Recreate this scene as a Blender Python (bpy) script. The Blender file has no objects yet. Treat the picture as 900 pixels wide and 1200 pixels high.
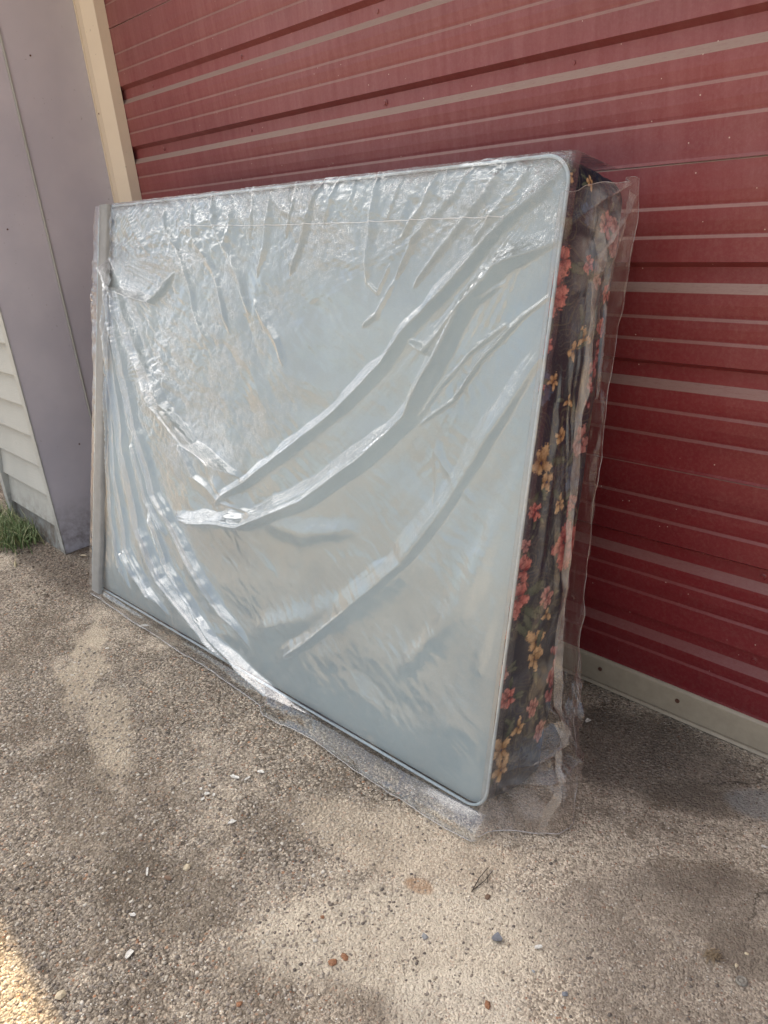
import bpy, math, random
import numpy as np
from mathutils import Vector, Matrix

random.seed(7)
RS = np.random.RandomState(11)
R_ = math.radians
sc = bpy.context.scene
COL = sc.collection

# ------------------------------------------------------------------ camera, sky, sun, exposure
def make_camera():
    p, r, y = 0.38745358, -0.09642236, -0.85578535
    fw = Vector((math.sin(y) * math.cos(p), math.cos(y) * math.cos(p), -math.sin(p)))
    rt = Vector((math.cos(y), -math.sin(y), 0))
    up = rt.cross(fw)
    r2 = rt * math.cos(r) + up * math.sin(r)
    u2 = r2.cross(fw)
    cd = bpy.data.cameras.new('camera')
    cam = bpy.data.objects.new('camera', cd)
    COL.objects.link(cam)
    M = Matrix((r2, u2, -fw)).transposed().to_4x4()
    M.translation = Vector((0, 0, 1.35))
    cam.matrix_world = M
    cd.sensor_fit = 'VERTICAL'
    cd.sensor_height = 36.0
    cd.lens = 920 / 1200 * 36.0
    cd.clip_start = 0.05
    cd.clip_end = 2000
    sc.camera = cam
make_camera()

SUN_DIR = Vector((0.62, -0.1894, -1.0)).normalized()      # the way the light travels
ELEV = math.asin(-SUN_DIR.z)
TO_SUN = -SUN_DIR
w = bpy.data.worlds.new("World")
sc.world = w
w.use_nodes = True
nt = w.node_tree
bg = nt.nodes['Background']
sky = nt.nodes.new('ShaderNodeTexSky')
sky.sky_type = 'NISHITA'
sky.sun_disc = False
sky.sun_elevation = ELEV
sky.sun_rotation = math.atan2(TO_SUN.x, TO_SUN.y)
sky.air_density = 1.0
sky.dust_density = 3.0
sky.ozone_density = 1.0
nt.links.new(sky.outputs[0], bg.inputs[0])
bg.inputs[1].default_value = 0.15
# thin bright cloud over the blue, brighter round the sun
def wn(t, **k):
    n = nt.nodes.new(t)
    for a, b in k.items(): setattr(n, a, b)
    return n
tcw = wn('ShaderNodeTexCoord')
nrmw = wn('ShaderNodeVectorMath', operation='NORMALIZE'); nt.links.new(tcw.outputs['Generated'], nrmw.inputs[0])
cn = wn('ShaderNodeTexNoise'); nt.links.new(nrmw.outputs[0], cn.inputs['Vector'])
cn.inputs['Scale'].default_value = 2.6; cn.inputs['Detail'].default_value = 7; cn.inputs['Roughness'].default_value = .55; cn.inputs['Distortion'].default_value = .5
cr = wn('ShaderNodeMapRange', interpolation_type='SMOOTHSTEP'); nt.links.new(cn.outputs[0], cr.inputs['Value'])
cr.inputs['From Min'].default_value = .40; cr.inputs['From Max'].default_value = .60; cr.inputs['To Min'].default_value = .12; cr.inputs['To Max'].default_value = .95
dt = wn('ShaderNodeVectorMath', operation='DOT_PRODUCT'); nt.links.new(nrmw.outputs[0], dt.inputs[0]); dt.inputs[1].default_value = TO_SUN
gl_ = wn('ShaderNodeMapRange', interpolation_type='SMOOTHERSTEP'); nt.links.new(dt.outputs['Value'], gl_.inputs['Value'])
gl_.inputs['From Min'].default_value = .62; gl_.inputs['From Max'].default_value = 1.0; gl_.inputs['To Min'].default_value = 3.3; gl_.inputs['To Max'].default_value = 26.0
cc_ = wn('ShaderNodeVectorMath', operation='SCALE'); cc_.inputs[0].default_value = (1.0, .97, .93); nt.links.new(gl_.outputs[0], cc_.inputs['Scale'])
mxw = wn('ShaderNodeMix', data_type='RGBA'); nt.links.new(cr.outputs[0], mxw.inputs['Factor'])
nt.links.new(sky.outputs[0], mxw.inputs[6]); nt.links.new(cc_.outputs[0], mxw.inputs[7]); nt.links.new(mxw.outputs[2], bg.inputs[0])
sd = bpy.data.lights.new('sun', 'SUN')
sd.energy = 5.0
sd.angle = R_(0.53)
sd.color = (1.0, 0.79, 0.50)
so = bpy.data.objects.new('sun', sd)
so.rotation_mode = 'QUATERNION'
so.rotation_quaternion = SUN_DIR.to_track_quat('-Z', 'Y')
so.location = (3, 3, 10)
COL.objects.link(so)
sc.view_settings.view_transform = 'Standard'
sc.view_settings.look = 'None'
sc.view_settings.exposure = 1.42
sc.view_settings.gamma = 1.0
sc.cycles.transparent_max_bounces = 24

# ------------------------------------------------------------------ helpers
def tag(o, label=None, cat=None, group=None, kind=None):
    if label: o['label'] = label
    if cat: o['category'] = cat
    if group: o['group'] = group
    if kind: o['kind'] = kind
    return o

def empty(name, loc=(0, 0, 0)):
    o = bpy.data.objects.new(name, None)
    o.location = loc
    o.empty_display_size = 0.1
    COL.objects.link(o)
    return o

def link(name, me, mat=None, parent=None):
    o = bpy.data.objects.new(name, me)
    COL.objects.link(o)
    if mat is not None and len(me.materials) == 0:
        me.materials.append(mat)
    if parent is not None:
        o.parent = parent
        root = parent
        off = Vector((0, 0, 0))
        while root is not None:
            off += root.location
            root = root.parent
        o.location = -off
    return o

def mesh(name, verts, faces, smooth=False):
    me = bpy.data.meshes.new(name)
    me.from_pydata([tuple(v) for v in verts], [], faces)
    me.update()
    if smooth:
        me.shade_smooth()
    return me

def grid_mesh(name, P, smooth=True, wrap=False):
    """P: (n, m, 3) array of points -> quad mesh"""
    n, m = P.shape[:2]
    me = bpy.data.meshes.new(name)
    me.vertices.add(n * m)
    me.vertices.foreach_set('co', P.astype(np.float32).ravel())
    I = np.arange(n * m).reshape(n, m)
    if wrap:
        I = np.vstack([I, I[:1]])
    q = np.stack([I[:-1, :-1], I[1:, :-1], I[1:, 1:], I[:-1, 1:]], -1).reshape(-1, 4)
    me.loops.add(q.size)
    me.loops.foreach_set('vertex_index', q.ravel().astype(np.int32))
    me.polygons.add(len(q))
    me.polygons.foreach_set('loop_start', np.arange(0, q.size, 4, dtype=np.int32))
    me.update(calc_edges=True)
    if smooth:
        me.shade_smooth()
    return me

class MB:
    def __init__(s): s.v = []; s.f = []
    def add(s, vs, fs):
        b = len(s.v)
        s.v += [tuple(v) for v in vs]
        s.f += [tuple(b + i for i in f) for f in fs]
    def box(s, x0, x1, y0, y1, z0, z1):
        s.add([(x, y, z) for x in (x0, x1) for y in (y0, y1) for z in (z0, z1)],
              [(0, 1, 3, 2), (4, 6, 7, 5), (0, 4, 5, 1), (2, 3, 7, 6), (0, 2, 6, 4), (1, 5, 7, 3)])
    def prism(s, prof, x0, x1):
        """prof: (y,z) polygon extruded in x"""
        n = len(prof)
        s.add([(x0, y, z) for y, z in prof] + [(x1, y, z) for y, z in prof],
              [(i, (i + 1) % n, n + (i + 1) % n, n + i) for i in range(n)] + [tuple(range(n))[::-1], tuple(range(n, 2 * n))])
    def tube(s, pts, rad, seg=6):
        pts = [Vector(p) for p in pts]
        if not hasattr(rad, '__len__'): rad = [rad] * len(pts)
        b = len(s.v)
        for i, p in enumerate(pts):
            t = (pts[min(i + 1, len(pts) - 1)] - pts[max(i - 1, 0)]).normalized()
            a = t.cross(Vector((0, 0, 1)))
            if a.length < 1e-3: a = Vector((1, 0, 0))
            a.normalize(); c = t.cross(a)
            for k in range(seg):
                th = 2 * math.pi * k / seg
                s.v.append(tuple(p + (a * math.cos(th) + c * math.sin(th)) * rad[i]))
        for i in range(len(pts) - 1):
            for k in range(seg):
                s.f.append((b + i * seg + k, b + i * seg + (k + 1) % seg, b + (i + 1) * seg + (k + 1) % seg, b + (i + 1) * seg + k))
        s.f.append(tuple(b + k for k in range(seg))[::-1])
        s.f.append(tuple(b + (len(pts) - 1) * seg + k for k in range(seg)))
    def build(s, name, mat, parent=None, smooth=False, bevel=0):
        me = mesh(name, s.v, s.f, smooth)
        o = link(name, me, mat, parent)
        if bevel:
            m = o.modifiers.new('bevel', 'BEVEL'); m.width = bevel; m.segments = 2; m.limit_method = 'ANGLE'
        return o

def lattice(seed):
    return np.random.RandomState(seed).rand(256, 256).astype(np.float32) * 2 - 1
def vnoise(x, y, seed=0):
    L = lattice(seed)
    xi = np.floor(x).astype(int); yi = np.floor(y).astype(int)
    fx = x - xi; fy = y - yi
    fx = fx * fx * fx * (fx * (fx * 6 - 15) + 10); fy = fy * fy * fy * (fy * (fy * 6 - 15) + 10)
    a = L[xi & 255, yi & 255]; b = L[(xi + 1) & 255, yi & 255]
    c = L[xi & 255, (yi + 1) & 255]; d = L[(xi + 1) & 255, (yi + 1) & 255]
    return (a * (1 - fx) + b * fx) * (1 - fy) + (c * (1 - fx) + d * fx) * fy
def fbm(x, y, seed=0, oct=4):
    s = 0; a = 1.0; t = 0
    for o in range(oct):
        s = s + a * vnoise(x * 2 ** o + 13.7 * o, y * 2 ** o + 5.1 * o, seed + o); t += a; a *= .5
    return s / t
def sstep(a, b, x):
    t = np.clip((x - a) / (b - a), 0, 1)
    return t * t * (3 - 2 * t)
def crumple(x, y, freq, seed, octs=5, aniso=1.0, ang=0.0):
    """sharp creases between flat facets, like crumpled film"""
    rs = np.random.RandomState(seed)
    ca, sa = math.cos(ang), math.sin(ang)
    u = (x * ca + y * sa); v = (-x * sa + y * ca) * aniso
    h = 0; tot = 0
    for k in range(octs):
        f = freq * 1.55 ** k
        wx = u + .55 / f * vnoise(u * f * .8, v * f * .8, seed + k * 3 + 1)
        wy = v + .55 / f * vnoise(u * f * .8, v * f * .8, seed + k * 3 + 2)
        th = rs.rand() * math.pi
        c = (wx * math.cos(th) + wy * math.sin(th)) * f + rs.rand()
        tri = np.abs((c - np.floor(c)) * 2 - 1)
        amp = (0.5 + .5 * vnoise(u * f * .5, v * f * .5, seed + 50 + k))
        h = h + tri * amp / f; tot += 1 / f
    return h / tot

# ------------------------------------------------------------------ materials
class NT:
    def __init__(s, name):
        s.m = bpy.data.materials.new(name); s.m.use_nodes = True
        s.t = s.m.node_tree; s.t.nodes.clear()
        s.out = s.n('ShaderNodeOutputMaterial')
    def n(s, typ, **kw):
        nd = s.t.nodes.new(typ)
        for k, v in kw.items(): setattr(nd, k, v)
        return nd
    def set(s, inp, v):
        if isinstance(v, bpy.types.NodeSocket): s.t.links.new(v, inp)
        elif hasattr(v, '__len__') and len(v) == 3 and inp.type == 'RGBA': inp.default_value = (*v, 1)
        else: inp.default_value = v
    def geo(s): return s.n('ShaderNodeNewGeometry')
    def pos(s): return s.geo().outputs['Position']
    def mapping(s, v, scale=(1, 1, 1), loc=(0, 0, 0), rot=(0, 0, 0)):
        m = s.n('ShaderNodeMapping'); s.set(m.inputs[0], v)
        m.inputs['Location'].default_value = loc; m.inputs['Rotation'].default_value = rot; m.inputs['Scale'].default_value = scale
        return m.outputs[0]
    def noise(s, v, scale, detail=4, rough=.55, dist=0, out=0):
        n = s.n('ShaderNodeTexNoise'); s.set(n.inputs['Vector'], v)
        n.inputs['Scale'].default_value = scale; n.inputs['Detail'].default_value = detail
        n.inputs['Roughness'].default_value = rough; n.inputs['Distortion'].default_value = dist
        return n.outputs[out]
    def voro(s, v, scale, feature='F1', rand=1.0):
        n = s.n('ShaderNodeTexVoronoi', feature=feature); s.set(n.inputs['Vector'], v)
        n.inputs['Scale'].default_value = scale; n.inputs['Randomness'].default_value = rand
        return n
    def math(s, op, a, b=0.0, c=None, clamp=False):
        n = s.n('ShaderNodeMath', operation=op, use_clamp=clamp)
        s.set(n.inputs[0], a); s.set(n.inputs[1], b)
        if c is not None: s.set(n.inputs[2], c)
        return n.outputs[0]
    def ramp(s, v, a, b, lo=0.0, hi=1.0, smooth=True):
        n = s.n('ShaderNodeMapRange', interpolation_type='SMOOTHSTEP' if smooth else 'LINEAR')
        s.set(n.inputs['Value'], v); n.inputs['From Min'].default_value = a; n.inputs['From Max'].default_value = b
        n.inputs['To Min'].default_value = lo; n.inputs['To Max'].default_value = hi
        return n.outputs[0]
    def mix(s, f, a, b, blend='MIX'):
        n = s.n('ShaderNodeMix', data_type='RGBA', blend_type=blend, clamp_factor=True)
        s.set(n.inputs['Factor'], f); s.set(n.inputs['A'] if False else n.inputs[6], a); s.set(n.inputs[7], b)
        return n.outputs[2]
    def bump(s, h, dist, strength=1.0, normal=None):
        n = s.n('ShaderNodeBump'); s.set(n.inputs['Height'], h)
        n.inputs['Distance'].default_value = dist; n.inputs['Strength'].default_value = strength
        if normal is not None: s.set(n.inputs['Normal'], normal)
        return n.outputs[0]
    def blob(s, pos, cx, cy, rx, ry, rot=0.0, wob=0.35, seed=0.0):
        """irregular soft patch on the ground, 1 inside"""
        m = s.mapping(pos, (1, 1, 0))
        nz = s.noise(s.mapping(m, (1, 1, 1), (seed, seed, 0)), 9, 4, .6, out=1)
        v = s.n('ShaderNodeVectorMath', operation='MULTIPLY_ADD')
        s.set(v.inputs[0], nz); v.inputs[1].default_value = (wob * rx, wob * rx, 0)
        s.set(v.inputs[2], m)
        mm = s.n('ShaderNodeMapping'); mm.vector_type = 'TEXTURE'
        s.set(mm.inputs[0], v.outputs[0])
        mm.inputs['Location'].default_value = (cx + wob * rx * .5, cy + wob * rx * .5, 0)
        mm.inputs['Rotation'].default_value = (0, 0, rot); mm.inputs['Scale'].default_value = (rx, ry, 1)
        L = s.n('ShaderNodeVectorMath', operation='LENGTH'); s.set(L.inputs[0], mm.outputs[0])
        return s.ramp(L.outputs['Value'], 1.15, .72)
    def principled(s, color, rough=.6, normal=None, metallic=0, spec=.5, **kw):
        p = s.n('ShaderNodeBsdfPrincipled')
        s.set(p.inputs['Base Color'], color); s.set(p.inputs['Roughness'], rough)
        p.inputs['Metallic'].default_value = metallic
        p.inputs['Specular IOR Level'].default_value = spec
        for k, v in kw.items(): s.set(p.inputs[k], v)
        if normal is not None: s.set(p.inputs['Normal'], normal)
        s.t.links.new(p.outputs[0], s.out.inputs[0])
        return p

def simple(name, color, rough=.7, var=.15, scale=40, bump=.0005, spec=.4):
    t = NT(name); p = t.pos()
    nz = t.noise(p, scale, 5, .6)
    c = t.mix(t.ramp(nz, .3, .7), [x * (1 - var) for x in color], [min(1, x * (1 + var)) for x in color])
    t.principled(c, rough, t.bump(t.noise(p, scale * 6, 3), bump, .6), spec=spec)
    return t.m

def mat_ground():
    t = NT('exposed_aggregate_concrete')
    p = t.pos()
    warp = t.n('ShaderNodeVectorMath', operation='MULTIPLY_ADD')
    t.set(warp.inputs[0], t.noise(p, 60, 2, out=1)); warp.inputs[1].default_value = (.004, .004, .004); t.set(warp.inputs[2], p)
    pw = warp.outputs[0]
    v1 = t.voro(pw, 125); v2 = t.voro(pw, 260); v3 = t.voro(pw, 520)
    sep = t.n('ShaderNodeSeparateColor'); t.set(sep.inputs[0], v1.outputs['Color'])
    sep2 = t.n('ShaderNodeSeparateColor'); t.set(sep2.inputs[0], v2.outputs['Color'])
    sxyz = t.n('ShaderNodeSeparateXYZ'); t.set(sxyz.inputs[0], p)
    big = t.noise(p, 1.6, 5, .6); mid = t.noise(p, 7, 5, .62); fine = t.noise(p, 55, 4, .7)
    # wear: how much cement skin is gone (stones show): more to the left (far end of x) and front
    worn = t.math('ADD', t.ramp(sxyz.outputs['X'], -.75, -1.5, 0, .55), t.ramp(big, .38, .62, 0, .5), clamp=True)
    worn = t.math('MULTIPLY', worn, t.ramp(mid, .3, .6, .45, 1))
    cement = t.mix(t.ramp(fine, .3, .7), (.27, .22, .165), (.60, .51, .395))
    cement = t.mix(t.ramp(mid, .35, .7, 0, .6), cement, (.235, .2, .165))
    sand = t.mix(sep2.outputs[0], (.10, .072, .05), (.78, .66, .51))
    cement = t.mix(.62, cement, sand)
    stone = t.n('ShaderNodeValToRGB')
    t.set(stone.inputs[0], sep.outputs[0])
    els = stone.color_ramp.elements
    els[0].position = 0; els[0].color = (.07, .055, .04, 1); els[1].position = 1; els[1].color = (.68, .58, .45, 1)
    for ps, c in ((.2, (.19, .155, .12)), (.45, (.29, .245, .195)), (.7, (.33, .28, .22)), (.86, (.2, .18, .16)), (.9, (.40, .34, .26)), (.96, (.33, .16, .08))):
        e = els.new(ps); e.color = (*c, 1)
    dist = v1.outputs['Distance']
    inst = t.math('MULTIPLY', t.ramp(dist, .62, .45), t.ramp(sep.outputs[1], .25, .5))
    f = t.math('MULTIPLY', inst, t.ramp(worn, .1, .75, .12, 1))
    col = t.mix(f, cement, stone.outputs[0])
    gap = t.math('MULTIPLY', t.ramp(dist, .42, .8), t.ramp(worn, .1, .7))
    col = t.mix(t.math('MULTIPLY', gap, .85), col, (.05, .038, .028))
    # dirt blotches
    col = t.mix(t.math('MULTIPLY', t.ramp(t.noise(p, 3.2, 7, .7), .47, .62), .55), col, (.13, .10, .072))
    pits = t.ramp(t.noise(p, 150, 2, .5), .66, .72)
    col = t.mix(t.math('MULTIPLY', pits, .7), col, (.05, .042, .036))
    grit = t.ramp(sep2.outputs[1], .965, .975)
    col = t.mix(t.math('MULTIPLY', grit, t.ramp(v2.outputs['Distance'], .5, .35)), col, (.66, .62, .55))
    rust = t.ramp(sep2.outputs[2], .978, .984)
    col = t.mix(t.math('MULTIPLY', rust, .7), col, (.26, .10, .05))
    def stain(col, args, c, f, m='MIX'):
        b = t.math('MULTIPLY', t.blob(p, *args), f)
        return t.mix(b, col, c, m)
    # pale worn streak towards the pier, pale flow at the front, brown stains and a darker patch by the door
    col = stain(col, (-2.38, .70, .30, .07, -.55, .8, 1), (.58, .48, .35), .5)
    col = stain(col, (-1.95, .58, .26, .07, -.35, .5, 2), (.54, .45, .33), .5)
    col = stain(col, (-.86, .70, .34, .13, .75, .4, 3), (.66, .57, .44), .5)
    col = stain(col, (-.70, .66, .14, .08, .8, .6, 9), (.66, .58, .46), .45)
    col = stain(col, (-1.05, .86, .28, .10, .4, .4, 4), (.56, .46, .34), .45)
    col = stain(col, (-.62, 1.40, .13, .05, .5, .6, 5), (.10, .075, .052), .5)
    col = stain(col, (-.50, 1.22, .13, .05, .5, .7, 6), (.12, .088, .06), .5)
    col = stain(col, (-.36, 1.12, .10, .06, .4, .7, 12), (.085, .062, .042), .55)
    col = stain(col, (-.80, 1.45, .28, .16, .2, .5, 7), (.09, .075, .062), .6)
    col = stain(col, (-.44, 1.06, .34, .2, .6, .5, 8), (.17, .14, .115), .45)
    col = stain(col, (-.52, 1.475, .07, .05, .3, .4, 10), (.24, .235, .22), .7)
    col = stain(col, (-3.3, .95, .6, .10, 0, .4, 13), (.10, .082, .066), .5)
    col = stain(col, (-1.35, .42, .22, .10, .3, .8, 21), (.10, .078, .056), .55)
    col = stain(col, (-1.75, .42, .30, .09, -.2, .8, 22), (.11, .085, .06), .5)
    col = stain(col, (-.93, .80, .035, .02, .3, .8, 23), (.30, .15, .06), .5)
    col = stain(col, (-.82, .55, .08, .03, .3, 1.0, 24), (.2, .16, .12), .3)
    # hairline crack in the slab near the door
    crk = t.voro(t.mapping(p, (1, 1, 0), (.33, .1, 0)), 1.7, 'DISTANCE_TO_EDGE')
    wv = t.n('ShaderNodeVectorMath', operation='MULTIPLY_ADD')
    t.set(wv.inputs[0], t.noise(p, 14, 5, .65, out=1)); wv.inputs[1].default_value = (.09, .09, 0); t.set(wv.inputs[2], t.mapping(p, (1, 1, 0), (.33, .1, 0)))
    t.set(crk.inputs['Vector'], wv.outputs[0])
    cm = t.math('MULTIPLY', t.ramp(crk.outputs['Distance'], .0035, .0008), t.ramp(sxyz.outputs['X'], -.75, -.6))
    cm = t.math('MULTIPLY', cm, t.ramp(sxyz.outputs['Y'], 1.12, 1.22))
    col = t.mix(t.math('MULTIPLY', cm, .55), col, (.05, .04, .03))
    # relief
    st = t.math('MULTIPLY', t.ramp(dist, .75, .1), t.ramp(worn, .05, .7, .35, 1.3))
    h = t.math('ADD', t.math('MULTIPLY', st, .55), t.math('MULTIPLY', t.ramp(v2.outputs['Distance'], .8, .1), .3))
    h = t.math('ADD', h, t.math('MULTIPLY', fine, .7))
    h = t.math('ADD', h, t.math('MULTIPLY', mid, 1.6))
    h = t.math('SUBTRACT', h, t.math('MULTIPLY', pits, .6))
    h = t.math('SUBTRACT', h, t.math('MULTIPLY', cm, 1.2))
    t.principled(col, .92, t.bump(h, .0055, 1.0), spec=.2)
    return t.m

def mat_red():
    t = NT('dusty_red_painted_steel')
    g = t.geo(); p = g.outputs['Position']
    sn = t.n('ShaderNodeSeparateXYZ'); t.set(sn.inputs[0], g.outputs['Normal'])
    sp = t.n('ShaderNodeSeparateXYZ'); t.set(sp.inputs[0], p)
    c = t.mix(t.ramp(t.noise(t.mapping(p, (.5, 1, 2.5)), 2.2, 5, .6), .3, .7), (.120, .0065, .011), (.155, .011, .016))
    # faded paint plus the sky's sheen painted in, stronger up the door
    streak = t.noise(t.mapping(p, (9, 1, .8)), 3, 5, .7)
    fade_sheen = t.math('MULTIPLY', t.ramp(sp.outputs['Z'], .5, 2.1, .02, .27), t.ramp(streak, .25, .75, .55, 1.15))
    c = t.mix(fade_sheen, c, (.46, .26, .25))
    dust = t.ramp(t.noise(p, 130, 3, .8), .35, .8)
    up = t.math('MULTIPLY', t.ramp(sn.outputs['Z'], .22, .72), t.ramp(sp.outputs['Z'], .15, 1.5, .22, 1))
    up = t.math('MULTIPLY', up, t.ramp(t.noise(t.mapping(p, (1, 1, 6)), 60, 4, .7), .2, .55, .6, 1))
    c = t.mix(t.math('MULTIPLY', dust, .07), c, (.45, .36, .30))
    c = t.mix(t.math('MULTIPLY', up, .74), c, (.36, .285, .235))
    speck = t.voro(p, 48); ss = t.n('ShaderNodeSeparateColor'); t.set(ss.inputs[0], speck.outputs['Color'])
    sm = t.math('MULTIPLY', t.ramp(speck.outputs['Distance'], .09, .05), t.ramp(ss.outputs[0], .80, .82))
    c = t.mix(t.math('MULTIPLY', sm, .7), c, (.55, .45, .38))
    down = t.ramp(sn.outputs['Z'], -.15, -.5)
    c = t.mix(t.math('MULTIPLY', down, .3), c, (.10, .012, .012))  # shade put into the colour of downward-facing slopes
    r = t.ramp(t.noise(p, 6, 4), .3, .7, .34, .46)
    r = t.math('ADD', r, t.math('MULTIPLY', up, .3))
    h = t.math('ADD', t.math('MULTIPLY', t.noise(t.mapping(p, (1, 1, 2)), 3.5, 3), 1.0), t.math('MULTIPLY', t.noise(p, 260, 2), .02))
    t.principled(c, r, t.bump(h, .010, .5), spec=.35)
    return t.m

def mat_paint(name, col, col2, rough=.5, grain=False, dirt=.25):
    t = NT(name); g = t.geo(); p = g.outputs['Position']
    sp = t.n('ShaderNodeSeparateXYZ'); t.set(sp.inputs[0], p)
    c = t.mix(t.ramp(t.noise(p, 2.5, 4, .6), .3, .7), col, col2)
    d = t.math('MULTIPLY', t.ramp(sp.outputs['Z'], .30, .02), t.ramp(t.noise(p, 22, 5, .7), .3, .7))
    c = t.mix(t.math('MULTIPLY', d, dirt * 2), c, (.12, .10, .08))
    sk = t.ramp(t.noise(p, 90, 2, .5), .73, .76)
    c = t.mix(t.math('MULTIPLY', sk, dirt), c, (.13, .11, .09))
    if grain:
        h = t.noise(t.mapping(p, (.12, 1, 1)), 160, 4, .65, .4)
        nrm = t.bump(h, .0012, .9)
    else:
        nrm = t.bump(t.noise(p, 5, 3), .004, .4)
    t.principled(c, rough, nrm, spec=.4)
    return t.m

def mat_face():
    t = NT('pale_blue_nonwoven_ticking')
    tc = t.n('ShaderNodeTexCoord').outputs['Object']
    c = t.mix(t.ramp(t.noise(tc, 3, 4), .3, .7), (.225, .275, .29), (.27, .325, .335))
    sp = t.voro(tc, 420)
    c = t.mix(t.ramp(sp.outputs['Distance'], .2, .7, 0, .2), c, (.36, .41, .41))
    h = t.noise(tc, 500, 2)
    t.principled(c, .85, t.bump(h, .0006, .5), spec=.2)
    return t.m

def mat_floral():
    t = NT('printed_floral_quilting')
    a = t.n('ShaderNodeAttribute', attribute_name='print')
    p = t.pos()
    c = t.mix(t.ramp(t.noise(p, 900, 2), .3, .7, 0, .3), a.outputs['Color'], (0, 0, 0))
    t.principled(c, .75, t.bump(t.noise(p, 700, 2), .0006, .6), spec=.25)
    return t.m

def mat_film(name, haze=.012, tint=(.97, .975, .98), rough=.03, fine=1.0, gain=1.0, hazecol=(.8, .82, .84), attr=None):
    """clear polythene: both skins of the film as one sheet"""
    t = NT(name); g = t.geo(); p = g.outputs['Position']
    crm = t.noise(t.mapping(p, (1, 1, .7)), 42, 6, .68, .9)
    rid = t.math('ABSOLUTE', t.math('SUBTRACT', crm, .5))
    msk = t.ramp(t.noise(p, 6.5, 4, .6), .42, .60, .10, 1)
    if attr and attr == 'crinkle':
        at = t.n('ShaderNodeAttribute', attribute_name=attr)
        msk = t.math('MULTIPLY', msk, t.math('MULTIPLY_ADD', at.outputs['Fac'], .9, .12))
    v = t.voro(t.mapping(p, (1, 1, .55)), 55, 'DISTANCE_TO_EDGE')
    h = t.math('ADD', t.math('MULTIPLY', t.math('MULTIPLY', t.math('POWER', rid, .5), msk), -1.0),
               t.math('MULTIPLY', t.math('MULTIPLY', t.ramp(v.outputs['Distance'], 0, .3), msk), .10))
    nrm = t.bump(h, .0055 * fine, 1.0)
    dot = t.n('ShaderNodeVectorMath', operation='DOT_PRODUCT')
    t.set(dot.inputs[0], nrm); t.set(dot.inputs[1], g.outputs['Incoming'])
    cs = t.math('ABSOLUTE', dot.outputs['Value'])
    F = t.math('MULTIPLY_ADD', t.math('POWER', t.math('SUBTRACT', 1.0, cs, clamp=True), 5.0), .96, .04)
    F2 = t.math('DIVIDE', t.math('MULTIPLY', F, 2.5 * gain), t.math('ADD', F, 1.0), clamp=True)
    tr = t.n('ShaderNodeBsdfTransparent'); t.set(tr.inputs[0], tint)
    gl = t.n('ShaderNodeBsdfGlossy'); t.set(gl.inputs['Color'], (1, 1, 1)); t.set(gl.inputs['Roughness'], rough); t.set(gl.inputs['Normal'], nrm)
    df = t.n('ShaderNodeBsdfDiffuse'); t.set(df.inputs[0], hazecol); t.set(df.inputs['Normal'], nrm)
    tl = t.n('ShaderNodeBsdfTranslucent'); t.set(tl.inputs[0], hazecol)
    m0 = t.n('ShaderNodeMixShader'); m0.inputs[0].default_value = .35
    t.t.links.new(df.outputs[0], m0.inputs[1]); t.t.links.new(tl.outputs[0], m0.inputs[2])
    m1 = t.n('ShaderNodeMixShader')
    hz = t.math('ADD', haze, t.math('MULTIPLY', t.math('POWER', t.math('SUBTRACT', 1.0, cs, clamp=True), 3.0), .13), clamp=True)
    if attr == 'layers':
        la = t.n('ShaderNodeAttribute', attribute_name='layers')
        hz = t.math('ADD', hz, t.math('MULTIPLY', la.outputs['Fac'], t.ramp(t.noise(p, 14, 4, .6, .8), .35, .65, .04, .30)), clamp=True)
    t.set(m1.inputs[0], hz)
    t.t.links.new(tr.outputs[0], m1.inputs[1]); t.t.links.new(m0.outputs[0], m1.inputs[2])
    m2 = t.n('ShaderNodeMixShader'); t.set(m2.inputs[0], F2)
    t.t.links.new(m1.outputs[0], m2.inputs[1]); t.t.links.new(gl.outputs[0], m2.inputs[2])
    t.t.links.new(m2.outputs[0], t.out.inputs[0])
    return t.m

M_ground = mat_ground()
M_red = mat_red()
M_reveal = mat_paint('mauve_grey_paint', (.43, .42, .47), (.50, .485, .53), .5, dirt=.35)
M_siding = mat_paint('grey_green_siding_paint', (.33, .34, .32), (.38, .39, .365), .6, grain=True, dirt=.4)
M_sidelow = mat_paint('weathered_lower_board', (.20, .215, .21), (.25, .26, .25), .7, grain=True, dirt=.6)
M_trimcream = mat_paint('cream_trim_paint', (.60, .52, .41), (.66, .58, .46), .5, dirt=.4)
M_bottom = mat_paint('beige_rail_paint', (.33, .28, .21), (.38, .325, .245), .5, dirt=.12)
M_rust = simple('rusty_screw', (.10, .045, .03), .8)
M_redscrew = simple('red_screw_paint', (.17, .018, .022), .5)
M_dark = simple('dark_rubber', (.03, .03, .03), .7)
M_face = mat_face()
M_floral = mat_floral()
M_piping = simple('pale_blue_piping', (.34, .41, .44), .6, .08, 80)
M_film = mat_film('clear_plastic_film', attr='crinkle')
M_film_end = mat_film('clear_plastic_film_end', fine=.45, haze=.018, tint=(.95, .925, .91), rough=.04, gain=.6, hazecol=(.78, .70, .65), attr='layers')
M_seam = mat_film('folded_film_seam', haze=.26, gain=.7, rough=.12, hazecol=(.62, .55, .48), tint=(.9, .86, .8))
M_hem = mat_film('film_hem', haze=.35, rough=.12, hazecol=(.75, .72, .70), fine=.3)
M_strip = simple('grey_vinyl_strip', (.215, .215, .205), .45, .08, 30)

# ------------------------------------------------------------------ the ground
me = mesh('ground', [(-400, -400, 0), (400, -400, 0), (400, 400, 0), (-400, 400, 0)], [(0, 1, 2, 3)])
tag(link('ground', me, M_ground), kind='structure')

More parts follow.
